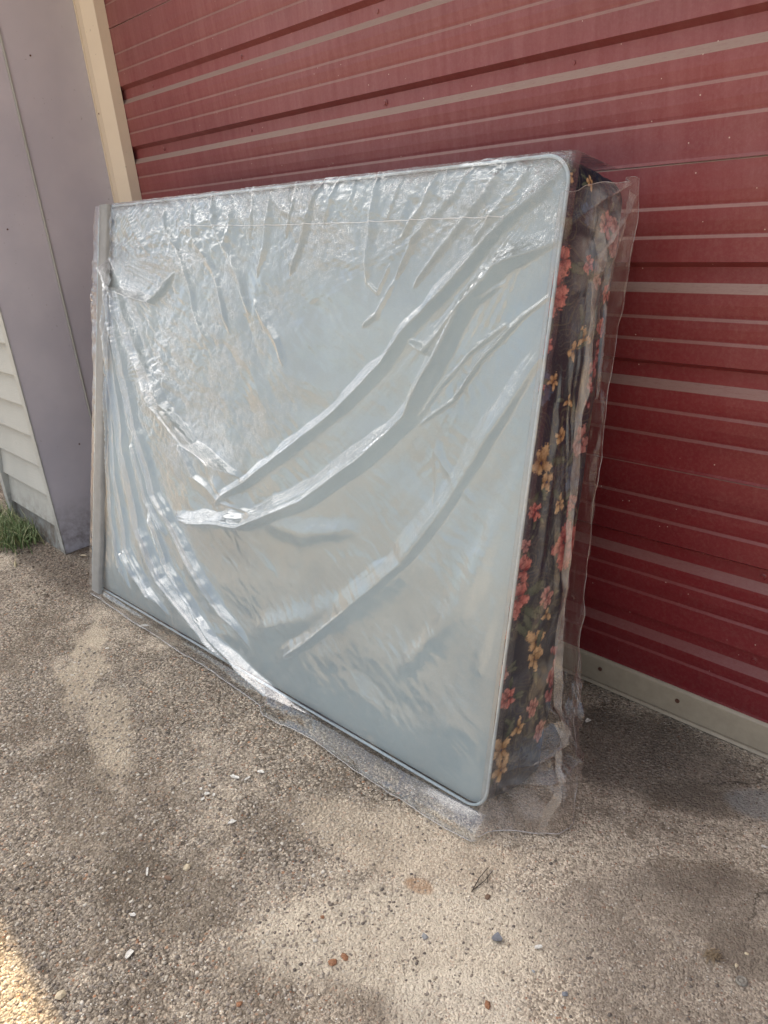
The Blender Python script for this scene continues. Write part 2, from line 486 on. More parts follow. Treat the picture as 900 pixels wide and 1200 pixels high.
# ------------------------------------------------------------------ the building
XR, XL = 1.6, -3.32          # door opening
YF, YD = 1.025, 1.651        # facade plane, door plane
HEAD = 2.75
bld = tag(empty('building', (-1.0, 2.0, 0)), 'garage building with faded red ribbed door and grey lap siding behind the wrapped mattress', 'building')

def door_profile(z0, z1, chans, beads, y):
    """front profile of one door section from bottom to top, as (y, z); channels are recessed, beads are small steps"""
    pts = [(y + .004, z0 + .001), (y - .004, z0 + .0015), (y - .002, z0 + .008)]
    feats = [(c, 'c') for c in chans] + [(b, 'b') for b in beads]
    for z, k in sorted(feats):
        if k == 'c':      # z = bottom edge of the pale sloping ledge
            pts += [(y - .002, z), (y + .016, z + .019), (y + .0165, z + .052), (y - .002, z + .064)]
        else:
            pts += [(y - .002, z), (y + .0014, z + .0065), (y + .0016, z + .0078), (y + .0002, z + .014), (y - .002, z + .034)]
    pts += [(y - .002, z1 - .002), (y + .001, z1 + .001), (y + .008, z1 + .001)]
    return pts

def make_door(name, x0, x1, parent, ytop=YD, screws=True):
    d = empty(name, (0, 0, 0)); d.parent = parent; d.location = Vector(((x0 + x1) / 2, YD, 0)) - parent.location
    joints = [0.09, 0.6811, 1.346, 2.0108, 2.6756]
    ch = [0.2027, 0.4272, 0.8721, 1.0876, 1.5369, 1.7525, 2.2017, 2.4173]
    bd = [0.1625, 0.3275, 0.384, 0.5432, 0.5962, 0.7566, 0.8181, 0.9804, 1.03, 1.1989, 1.2568, 1.4214, 1.4829, 1.6452, 1.6948, 1.8637, 1.9216, 2.0863, 2.1477, 2.31, 2.3597, 2.5285, 2.5864]
    for i in range(len(joints) - 1):
        z0, z1 = joints[i], joints[i + 1]
        prof = door_profile(z0, z1, [c for c in ch if z0 < c < z1 - .03], [b for b in bd if z0 < b < z1], ytop)
        n = len(prof)
        nx = 24
        V = []; F = []
        for k in range(nx + 1):
            x = x0 + (x1 - x0) * k / nx
            for y, z in prof:
                V.append((x, y + .0022 * math.sin(x * 5.1 + i * 2) * math.sin(z * 9), z))
        for k in range(nx):
            for j in range(n - 1):
                F.append((k * n + j, (k + 1) * n + j, (k + 1) * n + j + 1, k * n + j + 1))
        o = link('door_panel', mesh('door_panel', V, F), M_red, d)
    if screws:
        sm = MB()
        # hex washer screws in the recessed channels
        for c in ch:
            for x in [-3.0, -2.4, -1.75, -1.14, -0.63, -0.1, 0.5, 1.1]:
                if x0 < x < x1:
                    s = MB()
                    zz = c + .034; yy = ytop + .0165
                    ring = [(x + .0085 * math.cos(a), zz + .0085 * math.sin(a)) for a in [k * math.pi / 5 for k in range(10)]]
                    r2 = [(x + .005 * math.cos(a), zz + .005 * math.sin(a)) for a in [k * math.pi / 5 for k in range(10)]]
                    s.add([(a, yy - .0005, b) for a, b in ring] + [(a, yy - .002, b) for a, b in r2] + [(a, yy - .0045, b) for a, b in r2],
                          [(k, (k + 1) % 10, 10 + (k + 1) % 10, 10 + k) for k in range(10)] + [(10 + k, 10 + (k + 1) % 10, 20 + (k + 1) % 10, 20 + k) for k in range(10)] + [tuple(range(20, 30))])
                    s.build('screw', M_red, d)
    # bottom rail with rusty screws and a dark seal under it
    b = MB()
    b.prism([(YD - .012, .012), (YD - .012, .086), (YD - .006, .092), (YD + .02, .092), (YD + .02, .012)], x0, x1)
    br = b.build('bottom_rail', M_bottom, d, bevel=.0015)
    b = MB(); b.prism([(YD - .020, .004), (YD - .016, .0105), (YD + .02, .0105), (YD + .02, .004)], x0, x1)
    b.build('rail_lip', M_bottom, d)
    b = MB(); b.prism([(YD - .008, -.002), (YD - .008, .003), (YD + .02, .003), (YD + .02, -.002)], x0, x1)
    b.build('door_seal', M_dark, d)
    if screws:
        for x in (-1.03, -.80, -.35):
            s = MB(); s.tube([(x, YD - .0125, .058), (x, YD - .0155, .058)], .006, 8)
            s.build('screw', M_rust, d)
    return d

make_door('garage_door', XL + .06, XR, bld)
make_door('garage_door', -8.2, -3.985, bld, screws=False)

# pier between the two doors: lap boards in front, smooth reveal on the inside
pier = empty('pier'); pier.parent = bld; pier.location = Vector((-3.6, 1.2, 0)) - bld.location
PX0, PX1 = -3.96, -3.318
b = MB(); b.box(PX0 + .012, PX1 - .012, YF + .02, YD + .3, .0, 4.05); b.build('pier_core', M_siding, pier)
laps = [-.005, .125, .27, .402, .536, .667, .792, .921] + [.921 + .131 * k for k in range(1, 24)]
for i in range(len(laps) - 1):
    z0, z1 = laps[i], min(laps[i + 1] + .012, 4.05)
    if z0 > 4: break
    xs = [PX0 + .05, PX1 - .048]
    if i == 0: xs = [PX0 + .05, -3.66, PX1 - .048]
    for k in range(len(xs) - 1):
        q = MB()
        jy = random.uniform(-.001, .001)
        ya = YF - .0075 + jy; yb = YF + .012
        q.prism([(ya, z0), (ya + .0005, z0 + .004), (yb, z1), (yb + .006, z1), (yb + .006, z0 + .012), (ya + .014, z0 + .004)], xs[k] + .0012, xs[k + 1] - .0012)
        q.build('siding_board', M_siding if i else M_sidelow, pier)
q = MB(); q.box(PX1 - .050, PX1 - .001, YF - .0085, YF + .03, -.005, 4.05); q.build('corner_board', M_siding, pier, bevel=.002)
q = MB(); q.box(PX0 + .001, PX0 + .050, YF - .022, YF + .03, -.005, 4.05); q.build('corner_board', M_siding, pier, bevel=.002)
# reveal: two smooth sheets with a raised bead where they meet, and an outside corner bead
q = MB(); q.box(PX1 - .006, PX1, YF - .006, 1.262, .002, 4.05); q.build('reveal_panel', M_reveal, pier, bevel=.001)
q = MB(); q.box(PX1 - .006, PX1 - .0015, 1.272, 1.66, .002, 4.05); q.build('reveal_panel', M_reveal, pier, bevel=.001)
q = MB(); q.box(PX1 - .004, PX1 + .004, 1.2625, 1.2715, .002, 4.05); q.build('joint_bead', M_siding, pier, bevel=.003)
q = MB(); q.box(PX1 - .0015, PX1 + .003, YF - .0115, YF - .0065, .002, 4.05); q.build('corner_bead', M_siding, pier, bevel=.001)
# cream jamb trim: flat with a lighter inner return
q = MB(); q.box(-3.4, -3.270, 1.572, 1.578, .0, HEAD); q.build('jamb_trim', M_trimcream, pier, bevel=.001)
q = MB(); q.box(-3.3165, -3.309, 1.568, 1.5715, .0, HEAD); q.build('jamb_edge', M_trimcream, pier, bevel=.001)
q = MB(); q.add([(-3.270, 1.5725, 0), (-3.222, 1.604, 0), (-3.222, 1.6485, 0), (-3.3, 1.6485, 0), (-3.3, 1.5785, 0), (-3.270, 1.5785, 0)] + [(-3.270, 1.5725, HEAD), (-3.222, 1.604, HEAD), (-3.222, 1.6485, HEAD), (-3.3, 1.6485, HEAD), (-3.3, 1.5785, HEAD), (-3.270, 1.5785, HEAD)],
      [(k, (k + 1) % 6, 6 + (k + 1) % 6, 6 + k) for k in range(6)] + [(5, 4, 3, 2, 1, 0), (6, 7, 8, 9, 10, 11)])
q.build('jamb_return', M_trimcream, pier, bevel=.001)
for z in (.62, 1.18, 1.27, 1.73, 2.2):
    q = MB(); q.tube([(-3.296 + .01 * math.sin(z * 9), 1.5722, z), (-3.296 + .01 * math.sin(z * 9), 1.5705, z)], .0032, 8); q.build('nail', M_rust, pier)
for y, z in ((1.12, 1.34), (1.19, .46), (1.36, 1.93), (1.08, 2.1)):
    q = MB(); q.tube([(PX1 + .0002, y, z), (PX1 + .0016, y, z)], .0035, 8); q.build('nail', M_rust, pier)
# header, right pier, walls and roof above the picture: they cast the building's own shadow
hd = empty('upper_wall'); hd.parent = bld; hd.location = Vector((-2, 1.2, HEAD)) - bld.location
q = MB(); q.box(PX1 + .012, XR - .01, YF + .012, 1.66, HEAD, 4.05); q.build('header_core', M_siding, hd)
q = MB(); q.box(-8.3, PX0 - .001, YF + .012, 1.66, HEAD, 4.05); q.build('header_core', M_siding, hd)
for x0, x1 in ((PX1 + .01, XR), (-8.3, PX0 - .002)):
    z = HEAD
    while z < 4.0:
        q = MB(); q.prism([(YF - .006, z), (YF + .0115, z + .14), (YF + .0115, z)], x0, x1); q.build('siding_board', M_siding, hd); z += .131
q = MB(); q.box(XR, 3.2, YF, 1.95, 0, 4.05); q.build('right_pier', M_siding, bld)
q = MB(); q.box(-8.9, -8.3, YF, 1.95, 0, 4.05); q.build('left_pier', M_siding, bld)
q = MB(); q.box(-8.9, 3.2, 1.96, 7.5, 0, 4.05); q.build('main_block', M_siding, bld)
ZE = 4.06
ye = .163 + (SUN_DIR.y / SUN_DIR.z) * ZE
q = MB(); q.prism([(ye, ZE), (ye, ZE + .16), (4.3, ZE + 1.0), (7.9, ZE + .16), (7.9, ZE)], -9.3, 3.6); q.build('roof', M_trimcream, bld)

# ------------------------------------------------------------------ mattress frame of reference
PH, TH = 0.03964505, 0.25911827
W, HH, T = 1.906, 1.3746, 0.216
EX = np.array([math.cos(PH), math.sin(PH), 0.]); NN = np.array([-math.sin(PH), math.cos(PH), 0.])
UP = NN * math.sin(TH) + np.array([0, 0, 1.]) * math.cos(TH)
BK = NN * math.cos(TH) - np.array([0, 0, 1.]) * math.sin(TH)
BL = np.array([-2.82888797, 0.93404583, 0.05243001])
def fp(a, b, h):
    """a along the width from the left, b up the face, h out of the face towards the yard"""
    a = np.asarray(a, float)[..., None]; b = np.asarray(b, float)[..., None]; h = np.asarray(h, float)[..., None]
    return BL + EX * a + UP * b - BK * h

# outline of the mattress: rounded rectangle, counter-clockwise from right side bottom
def outline(inset=0.0, fine=False):
    r = .052 - inset
    x0, x1, y0, y1 = inset, W - inset, inset, HH - inset
    step = .0016 if fine else .012
    cs = .02
    P = []
    def seg(ax, ay, bx, by, st):
        n = max(2, int(math.hypot(bx - ax, by - ay) / st))
        for i in range(n): P.append((ax + (bx - ax) * i / n, ay + (by - ay) * i / n))
    def arc(cx, cy, a0, a1, n):
        for i in range(n): a = a0 + (a1 - a0) * i / n; P.append((cx + r * math.cos(a), cy + r * math.sin(a)))
    k = 50 if fine else 8
    h = math.pi / 2
    arc(x1 - r, y0 + r, -h, 0, k); seg(x1, y0 + r, x1, y1 - r, step)
    arc(x1 - r, y1 - r, 0, h, k); seg(x1 - r, y1, x0 + r, y1, .006 if fine else .02)
    arc(x0 + r, y1 - r, h, 2 * h, 8); seg(x0, y1 - r, x0, y0 + r, .02)
    arc(x0 + r, y0 + r, 2 * h, 3 * h, 8); seg(x0 + r, y0, x1 - r, y0, .006 if fine else .02)
    return np.array(P)

bed = tag(empty('mattress', tuple(BL)), 'full size mattress with pale blue back and dark floral sides leaning on the red door', 'mattress')
O = outline(fine=True)
n = len(O)
dO = np.roll(O, -1, 0) - np.roll(O, 1, 0)
nrm = np.stack([dO[:, 1], -dO[:, 0]], 1); nrm /= np.linalg.norm(nrm, axis=1)[:, None]
per = np.concatenate([[0], np.cumsum(np.linalg.norm(np.diff(O, axis=0), axis=1))])
dd = np.linspace(0, T, 84)
Pm = per[:, None] * np.ones(len(dd)); Dm = np.ones(n)[:, None] * dd
puff = .009 * np.sin(np.pi * Dm / T) ** .7 + .0014 * vnoise(Pm * 30, Dm * 30, 5) + .0035 * vnoise(Pm * 8, Dm * 8, 9)
# a quilting groove line
puff -= .003 * np.exp(-((Dm - .5 * T) / .003) ** 2)
PO = fp(O[:, 0, None] + nrm[:, 0, None] * puff, O[:, 1, None] + nrm[:, 1, None] * puff, -Dm)
me = grid_mesh('side_border', PO, wrap=True)
# --- print: height used as the pattern coordinate on the right side (arc length corrected)
Hc = np.where((O[:, 0] > W - .06), O[:, 1], per + 3.0)
top = (O[:, 1] > HH - .0521) & (O[:, 0] > W - .6)
Hc = np.where(top, HH + (per - per[top].min()) * .9 - .05, Hc)
Hc = Hc[:, None] * np.ones(len(dd))
def floral(D, Hq):
    col = np.zeros(D.shape + (3,)) + np.array([.010, .014, .034])
    nz = fbm(D * 14, Hq * 14, 3, 4)
    col += sstep(.0, .5, nz)[..., None] * np.array([.006, .01, .022])
    # scrolling outline work
    for sd_, fr, cc in ((21, 17, (.075, .078, .075)), (27, 24, (.045, .052, .062)), (33, 12, (.085, .08, .06))):
        f = fbm(D * fr, Hq * fr, sd_, 2) * 5
        e = np.abs(f - np.round(f))
        ln = sstep(.13, .03, e) * sstep(-.35, .1, vnoise(D * 9, Hq * 9, sd_ + 3))
        col = col * (1 - ln[..., None] * .85) + np.array(cc) * ln[..., None] * .85
    def petal(cx, cy, ln, wd, ang, c, c2, seed):
        nonlocal col
        m = (np.abs(D - cx) < ln * 1.6) & (np.abs(Hq - cy) < ln * 1.6)
        if not m.any(): return
        x = D[m] - cx; y = Hq[m] - cy
        ca, sa = math.cos(ang), math.sin(ang)
        u = (x * ca + y * sa) / ln; v = (-x * sa + y * ca) / wd
        wob = .30 * vnoise(x * 260 + seed, y * 260, seed % 7) + .14 * vnoise(x * 700 + seed, y * 700, seed % 5)
        r = np.hypot((u - .5) * 2, v) + wob
        al = sstep(1.04, .9, r)
        vein = np.abs(np.sin(v * 2.6 + 2.2 * u + vnoise(x * 160, y * 160 + seed, 4) * 2.2))
        k = np.clip(u * 1.15 - .22 + .30 * vein * (u > .2) - .35 * np.abs(v) ** 2, 0, 1)[..., None]
        cc = np.array(c) * (1 - k) + np.array(c2) * k
        edge = sstep(.78, .9, r)[..., None]
        cc = cc * (1 - edge * .55)
        col[m] = col[m] * (1 - al[..., None]) + cc * al[..., None]
    rs = np.random.RandomState(5)
    def leaf(cx, cy, n_, s):
        for k in range(n_):
            a = rs.rand() * 6.28
            petal(cx + math.cos(a) * s * .8, cy + math.sin(a) * s * .8, s * 1.3, s * .22, a, (.05, .075, .05), (.15, .17, .12), rs.randint(99))
    def rose(cx, cy, s, c=(.27, .022, .03), c2=(.80, .30, .25)):
        leaf(cx, cy, 3, s)
        for ring_, m_, l in ((.75, 7, .75), (.45, 5, .6), (.12, 3, .42)):
            a0 = rs.rand() * 6
            for k in range(m_):
                a = a0 + 6.283 * k / m_ + rs.uniform(-.3, .3)
                petal(cx + math.cos(a) * s * ring_ * .42, cy + math.sin(a) * s * ring_ * .42, s * l, s * l * .42, a + rs.uniform(-.5, .5), c, c2, rs.randint(99))
    def lily(cx, cy, s, m_=4):
        leaf(cx, cy, 2, s); m_ = rs.randint(3, 6)
        a0 = rs.rand() * 6
        for k in range(m_):
            a = a0 + 6.283 * k / m_ + rs.uniform(-.35, .35)
            petal(cx, cy, s * rs.uniform(.6, 1.1), s * rs.uniform(.2, .36), a, (.30, .155, .055), (.82, .57, .31), rs.randint(99))
        petal(cx - s * .1, cy, s * .2, s * .12, 0, (.02, .01, .04), (.06, .03, .08), 3)
    def spike(pts, s):
        for (cx, cy) in pts:
            for k in range(2):
                petal(cx + rs.uniform(-.5, .5) * s, cy + rs.uniform(-.4, .4) * s, s * .8, s * .4, rs.rand() * 6, (.30, .035, .05), (.66, .30, .30), rs.randint(99))
    def blue(cx, cy, s):
        for k in range(5):
            petal(cx, cy, s, s * .35, rs.rand() * 6, (.02, .035, .10), (.07, .11, .2), rs.randint(99))
    FL = [('rose', 0.001, 1.183, 0.041), ('rose', -0.002, 1.123, 0.046), ('pink', 0.192, 1.256, 0.039), ('rose', 0.15, 1.276, 0.025), ('rose', 0.195, 1.142, 0.02), ('rose', 0.197, 1.073, 0.021), ('lily', 0.003, 1.338, 0.015), ('spike', 0.188, 1.009, 0.016), ('spike', 0.185, 0.955, 0.017), ('lily', 0.127, 1.049, 0.036), ('lily', 0.089, 1.017, 0.027), ('pink', 0.177, 0.831, 0.036), ('lily', 0.089, 0.842, 0.022), ('lily', 0.032, 0.788, 0.041), ('lily', 0.057, 0.748, 0.034), ('rose', 0.177, 0.596, 0.055), ('rose', 0.01, 0.56, 0.036), ('rose', 0.006, 0.496, 0.047), ('lily', 0.102, 0.386, 0.043), ('lily', 0.104, 0.345, 0.035), ('pink', -0.001, 0.324, 0.025), ('pink', -0.005, 0.416, 0.014), ('rose', 0.246, 0.377, 0.027), ('spike', 0.205, 0.305, 0.025), ('spike', 0.204, 0.252, 0.025), ('pink', 0.187, 0.144, 0.029), ('lily', 0.084, 0.184, 0.03), ('lily', 0.031, 0.144, 0.036), ('lily', 0.038, 0.094, 0.034), ('rose', 0.232, 0.457, 0.024), ('blue', 0.007, 0.94, 0.036), ('blue', 0.16, 0.752, 0.038), ('blue', 0.23, 0.102, 0.046), ('blue', -0.028, 0.897, 0.023), ('rose', 0.007, 0.94, 0.009), ('lily', 0.072, 1.337, 0.014), ('rose', 0.002, 1.023, 0.019), ('lily', 0.041, 0.955, 0.02), ('rose', 0.101, 1.189, 0.019), ('pink', 0.143, 1.161, 0.016), ('rose', 0.034, 0.686, 0.02), ('lily', 0.116, 0.698, 0.023), ('pink', 0.118, 0.486, 0.025), ('rose', 0.031, 0.267, 0.026), ('lily', 0.128, 0.445, 0.023), ('pink', 0.016, 0.615, 0.015), ('lily', 0.103, 0.917, 0.021), ('rose', -0.03, 1.271, 0.015), ('blue', 0.075, 1.282, 0.024), ('pink', 0.131, 0.219, 0.024), ('lily', 0.233, 0.59, 0.019), ('blue', 0.264, 0.746, 0.033), ('rose', 0.175, 0.697, 0.019), ('spike', 0.159, 0.666, 0.013)]
    for kind, x, y, s in FL:
        if kind == 'rose': rose(x, y, s)
        elif kind == 'lily': lily(x, y, s)
        elif kind == 'pink': rose(x, y, s, (.34, .09, .09), (.68, .36, .32))
        elif kind == 'blue': blue(x, y, s)
        elif kind == 'spike': spike([(x + rs.uniform(-.003, .003), y + k * .012) for k in range(-3, 4)], s)
    for k in range(60):      # the far borders carry the same print
        x = rs.uniform(0, T); y = rs.uniform(3, 9)
        (rose if k % 3 else lily)(x, y, rs.uniform(.02, .04))
    return np.clip(col, 0, 1)
C = floral(Dm, Hc)
att = me.color_attributes.new('print', 'FLOAT_COLOR', 'POINT')
att.data.foreach_set('color', np.concatenate([C, np.ones(C.shape[:2] + (1,))], -1).astype(np.float32).ravel())
link('side_border', me, M_floral, bed)

# front (pale) panel and back panel: soft domed sheets inside the piping
def panel(name, depth, sgn, mat):
    rings = []
    O2 = outline(.0)
    c = np.array([W / 2, HH / 2])
    for k, f in enumerate(np.concatenate([np.linspace(0, .06, 5), np.linspace(.1, 1, 28)])):
        Q = O2 + (c - O2) * f * np.array([.999, .999])
        hgt = .010 * (1 - math.exp(-f * 30)) + .008 * math.sin(min(1, f) * math.pi / 2)
        hh = hgt + .004 * vnoise(Q[:, 0] * 2.2, Q[:, 1] * 2.2, 8) * min(1, f * 8) - .012
        rings.append(fp(Q[:, 0], Q[:, 1], sgn * hh - (0 if sgn > 0 else 0) - depth))
    return link(name, grid_mesh(name, np.array(rings).transpose(1, 0, 2), wrap=True), mat, bed)
pn = panel('pale_panel', 0.0, 1, M_face); pn['label'] = 'pale blue fabric panel facing the yard'
panel('back_panel', T, -1, M_floral if False else M_face)
def piping(depth):
    O2 = outline(-.0015); q = MB()
    P = fp(O2[:, 0], O2[:, 1], np.full(len(O2), -depth))
    seg = 8; r = .0036
    V = []
    m = len(P)
    for i in range(m):
        tv = P[(i + 1) % m] - P[i - 1]; tv /= np.linalg.norm(tv)
        s_ = np.cross(tv, BK)
        for k in range(seg):
            a = 6.28318 * k / seg
            V.append(P[i] + (s_ * math.cos(a) + BK * math.sin(a)) * r)
    F = [(i * seg + k, ((i + 1) % m) * seg + k, ((i + 1) % m) * seg + (k + 1) % seg, i * seg + (k + 1) % seg) for i in range(m) for k in range(seg)]
    return link('piping', mesh('piping', V, F, True), M_piping, bed)
piping(.002)

# ------------------------------------------------------------------ plastic bag
bag = tag(empty('plastic_bag', tuple(BL)), 'crinkled clear plastic bag wrapped over the leaning mattress', 'plastic bag')
FOLDS = [([(1.907, 1.357), (1.864, 1.299), (1.746, 1.193), (1.655, 1.105), (1.555, 1.015), (1.502, 0.947), (1.37, 0.832), (1.179, 0.695), (1.001, 0.578), (0.816, 0.475)], 0.022, 0.034, 's'), ([(1.906, 1.215), (1.804, 1.162), (1.728, 1.086), (1.655, 0.941), (1.603, 0.841), (1.469, 0.72), (1.279, 0.587), (1.013, 0.456), (0.613, 0.388)], 0.028, 0.046, 's'), ([(1.562, 1.004), (1.611, 0.986), (1.686, 1.056), (1.77, 1.108), (1.808, 1.139)], 0.012, 0.018, 's'), ([(1.821, 1.056), (1.742, 0.994), (1.681, 0.925), (1.607, 0.826), (1.507, 0.764), (1.404, 0.688)], 0.007, 0.012, 's'), ([(1.938, 1.136), (1.859, 1.074), (1.777, 0.988), (1.71, 0.891), (1.613, 0.823)], 0.007, 0.012, 's'), ([(1.926, 1.031), (1.863, 0.917), (1.786, 0.773), (1.704, 0.634), (1.612, 0.5), (1.47, 0.363), (1.307, 0.201), (1.17, 0.095)], 0.026, 0.022, 's'), ([(1.933, 0.866), (1.893, 0.755), (1.852, 0.638), (1.813, 0.515), (1.736, 0.371), (1.622, 0.224)], 0.03, 0.014, 'r'), ([(1.948, 0.834), (1.925, 0.761), (1.889, 0.61), (1.869, 0.454), (1.847, 0.288)], 0.02, 0.008, 'r'), ([(0.096, 1.198), (0.224, 1.071), (0.338, 0.922), (0.525, 0.736), (0.713, 0.637), (0.967, 0.587)], 0.018, 0.0432, 's'), ([(0.118, 1.126), (0.208, 0.928), (0.343, 0.651), (0.492, 0.443), (0.671, 0.311), (0.874, 0.184), (1.05, 0.092)], 0.016, 0.027000000000000003, 's'), ([(0.121, 1.069), (0.176, 0.838), (0.266, 0.551), (0.388, 0.302), (0.566, 0.167), (0.829, 0.058), (1.181, -0.005), (1.504, -0.032)], 0.016, 0.0297, 's'), ([(0.119, 0.981), (0.157, 0.717), (0.215, 0.451), (0.309, 0.222), (0.459, 0.106), (0.602, 0.052)], 0.012, 0.0189, 's'), ([(0.118, 0.863), (0.146, 0.563), (0.192, 0.289), (0.251, 0.144), (0.342, 0.067)], 0.01, 0.016200000000000003, 's'), ([(0.441, 0.374), (0.588, 0.232), (0.777, 0.099), (1.057, 0.014), (1.241, -0.02)], 0.012, 0.02, 's'), ([(0.273, 0.197), (0.369, 0.128), (0.49, 0.069)], 0.01, 0.0189, 's'), ([(0.312, 0.588), (0.439, 0.403), (0.556, 0.312)], 0.009, 0.013500000000000002, 's'), ([(0.131, 1.121), (0.224, 1.085), (0.317, 1.068), (0.449, 1.063), (0.513, 1.104), (0.56, 1.156)], 0.012, 0.0297, 's'), ([(1.411, 1.385), (1.412, 1.311), (1.405, 1.216), (1.407, 1.129)], 0.01, 0.013, 'r'), ([(1.228, 1.376), (1.187, 1.292), (1.147, 1.2), (1.111, 1.147)], 0.008, 0.016, 'r'), ([(1.024, 1.384), (1.014, 1.31), (1.005, 1.223), (0.979, 1.146)], 0.01, 0.013, 'r'), ([(1.281, 1.376), (1.26, 1.299), (1.248, 1.269)], 0.006, 0.008, 'c'), ([(1.341, 1.375), (1.334, 1.315)], 0.006, 0.008, 'c'), ([(1.479, 1.177), (1.447, 1.11), (1.407, 1.135)], 0.006, 0.008, 'c'), ([(0.721, 1.389), (0.775, 1.275), (0.882, 1.157), (0.954, 1.043)], 0.012, 0.013, 'r'), ([(0.634, 1.364), (0.68, 1.254), (0.788, 1.133), (0.857, 0.991)], 0.01, 0.012, 'r'), ([(0.479, 1.373), (0.51, 1.283), (0.616, 1.181), (0.673, 1.057), (0.75, 0.961)], 0.01, 0.012, 'r'), ([(0.237, 1.373), (0.298, 1.29), (0.413, 1.208)], 0.01, 0.01, 'r'), ([(0.969, 1.089), (1.075, 0.98), (1.119, 0.916)], 0.01, 0.01, 'r'), ([(0.821, 1.365), (0.849, 1.295), (0.816, 1.204)], 0.01, 0.01, 'r'), ([(0.919, 1.385), (0.938, 1.314), (0.92, 1.225)], 0.006, 0.008, 'c'), ([(1.118, 1.392), (1.116, 1.326), (1.083, 1.243)], 0.006, 0.008, 'c'), ([(1.494, 1.36), (1.475, 1.307), (1.459, 1.267)], 0.007, 0.008, 'c'), ([(1.595, 1.362), (1.574, 1.302), (1.512, 1.232)], 0.009, 0.01, 'r'), ([(1.687, 1.363), (1.65, 1.307), (1.562, 1.24), (1.498, 1.14)], 0.01, 0.012, 'r'), ([(1.774, 1.361), (1.729, 1.302), (1.64, 1.212), (1.553, 1.122)], 0.01, 0.012, 'r'), ([(1.835, 1.356), (1.784, 1.291), (1.71, 1.21)], 0.01, 0.012, 'r'), ([(1.498, 1.14), (1.453, 1.062), (1.4, 1.03)], 0.008, 0.008, 'r'), ([(0.786, 0.554), (1.009, 0.495), (1.239, 0.486), (1.461, 0.549)], 0.03, 0.012, 'r'), ([(1.044, 0.143), (1.332, 0.286), (1.538, 0.416), (1.661, 0.534)], 0.04, 0.014, 'r'), ([(1.789, 0.68), (1.723, 0.725), (1.679, 0.774), (1.685, 0.64)], 0.01, 0.006, 'r'), ([(0.61, 0.633), (0.716, 0.542), (0.882, 0.494), (1.088, 0.502)], 0.01, 0.012, 's'), ([(1.241, -0.02), (1.438, -0.032), (1.657, -0.036), (1.845, -0.028)], 0.012, 0.014, 's')]
# each: points (a, b), half width, height, style
def fold_field(A, B, folds=None):
    tot = np.zeros(A.shape)
    jx = .005 * vnoise(A * 9, B * 9, 71) + .0012 * vnoise(A * 40, B * 40, 72)
    for idx, (pts, hw, hg, style) in enumerate(folds or FOLDS):
        P = np.array(pts)
        pad = hw * 4 + .02
        m = (A > P[:, 0].min() - pad) & (A < P[:, 0].max() + pad) & (B > P[:, 1].min() - pad) & (B < P[:, 1].max() + pad)
        if not m.any(): continue
        x = A[m] + jx[m]; y = B[m] + jx[m] * .7
        best = np.full(x.shape, 9.); tt = np.zeros(x.shape); sg = np.zeros(x.shape)
        L = np.concatenate([[0], np.cumsum(np.linalg.norm(np.diff(P, axis=0), axis=1))])
        for i in range(len(P) - 1):
            d = P[i + 1] - P[i]; l2 = (d ** 2).sum()
            k = np.clip(((x - P[i, 0]) * d[0] + (y - P[i, 1]) * d[1]) / l2, 0, 1)
            ex_ = x - P[i, 0] - k * d[0]; ey_ = y - P[i, 1] - k * d[1]
            dist = np.hypot(ex_, ey_)
            c = dist < best
            best = np.where(c, dist, best); tt = np.where(c, (L[i] + k * math.sqrt(l2)) / L[-1], tt)
            sg = np.where(c, np.sign(d[0] * ey_ - d[1] * ex_), sg)
        # upper side gentle, lower side steep
        if P[-1, 0] < P[0, 0]: sg = -sg
        wv_ = hw * (1 + .22 * vnoise(tt * L[-1] * 14, tt * 0 + idx, 33))
        xx = best / (wv_ * (.55 + .45 * np.sin(np.pi * np.clip(tt, 0.04, .96))))
        if style == 's':      # swag with a steep lower flank
            prof = np.where(sg > 0, np.clip(1.04 - xx * .55, 0, 1) * .8 + .2 * np.exp(-xx / 1.6), np.clip(1.12 - xx * 2.1, 0, 1) * .8 + .2 * np.exp(-xx / .7))
            lenm = tt * L[-1]; across = sg * best
            prof = prof * (1 + .10 * np.abs(vnoise(across * 230 + idx * 7, lenm * 5, 35)) + .16 * np.abs(vnoise(across * 90 + idx * 7, lenm * 3, 36)) + .05 * np.abs(vnoise(across * 480, lenm * 9, 37)))
        elif style == 'r':    # round
            prof = np.exp(-xx ** 2)
        else:                 # thin crease
            prof = np.clip(1 - xx, 0, 1)
        tap = np.minimum(1, np.minimum(tt / .12, (1 - tt) / .12) + .08)
        if style == 's' : tap = np.minimum(1, np.minimum(tt / .06 + .3, (1 - tt) / .10))
        v = hg * prof * tap * (1 + .05 * vnoise(tt * L[-1] * 12, sg + idx, 34))
        tot[m] = np.sqrt(tot[m] ** 2 + v ** 2) if style != 'c' else tot[m] + v
    return tot

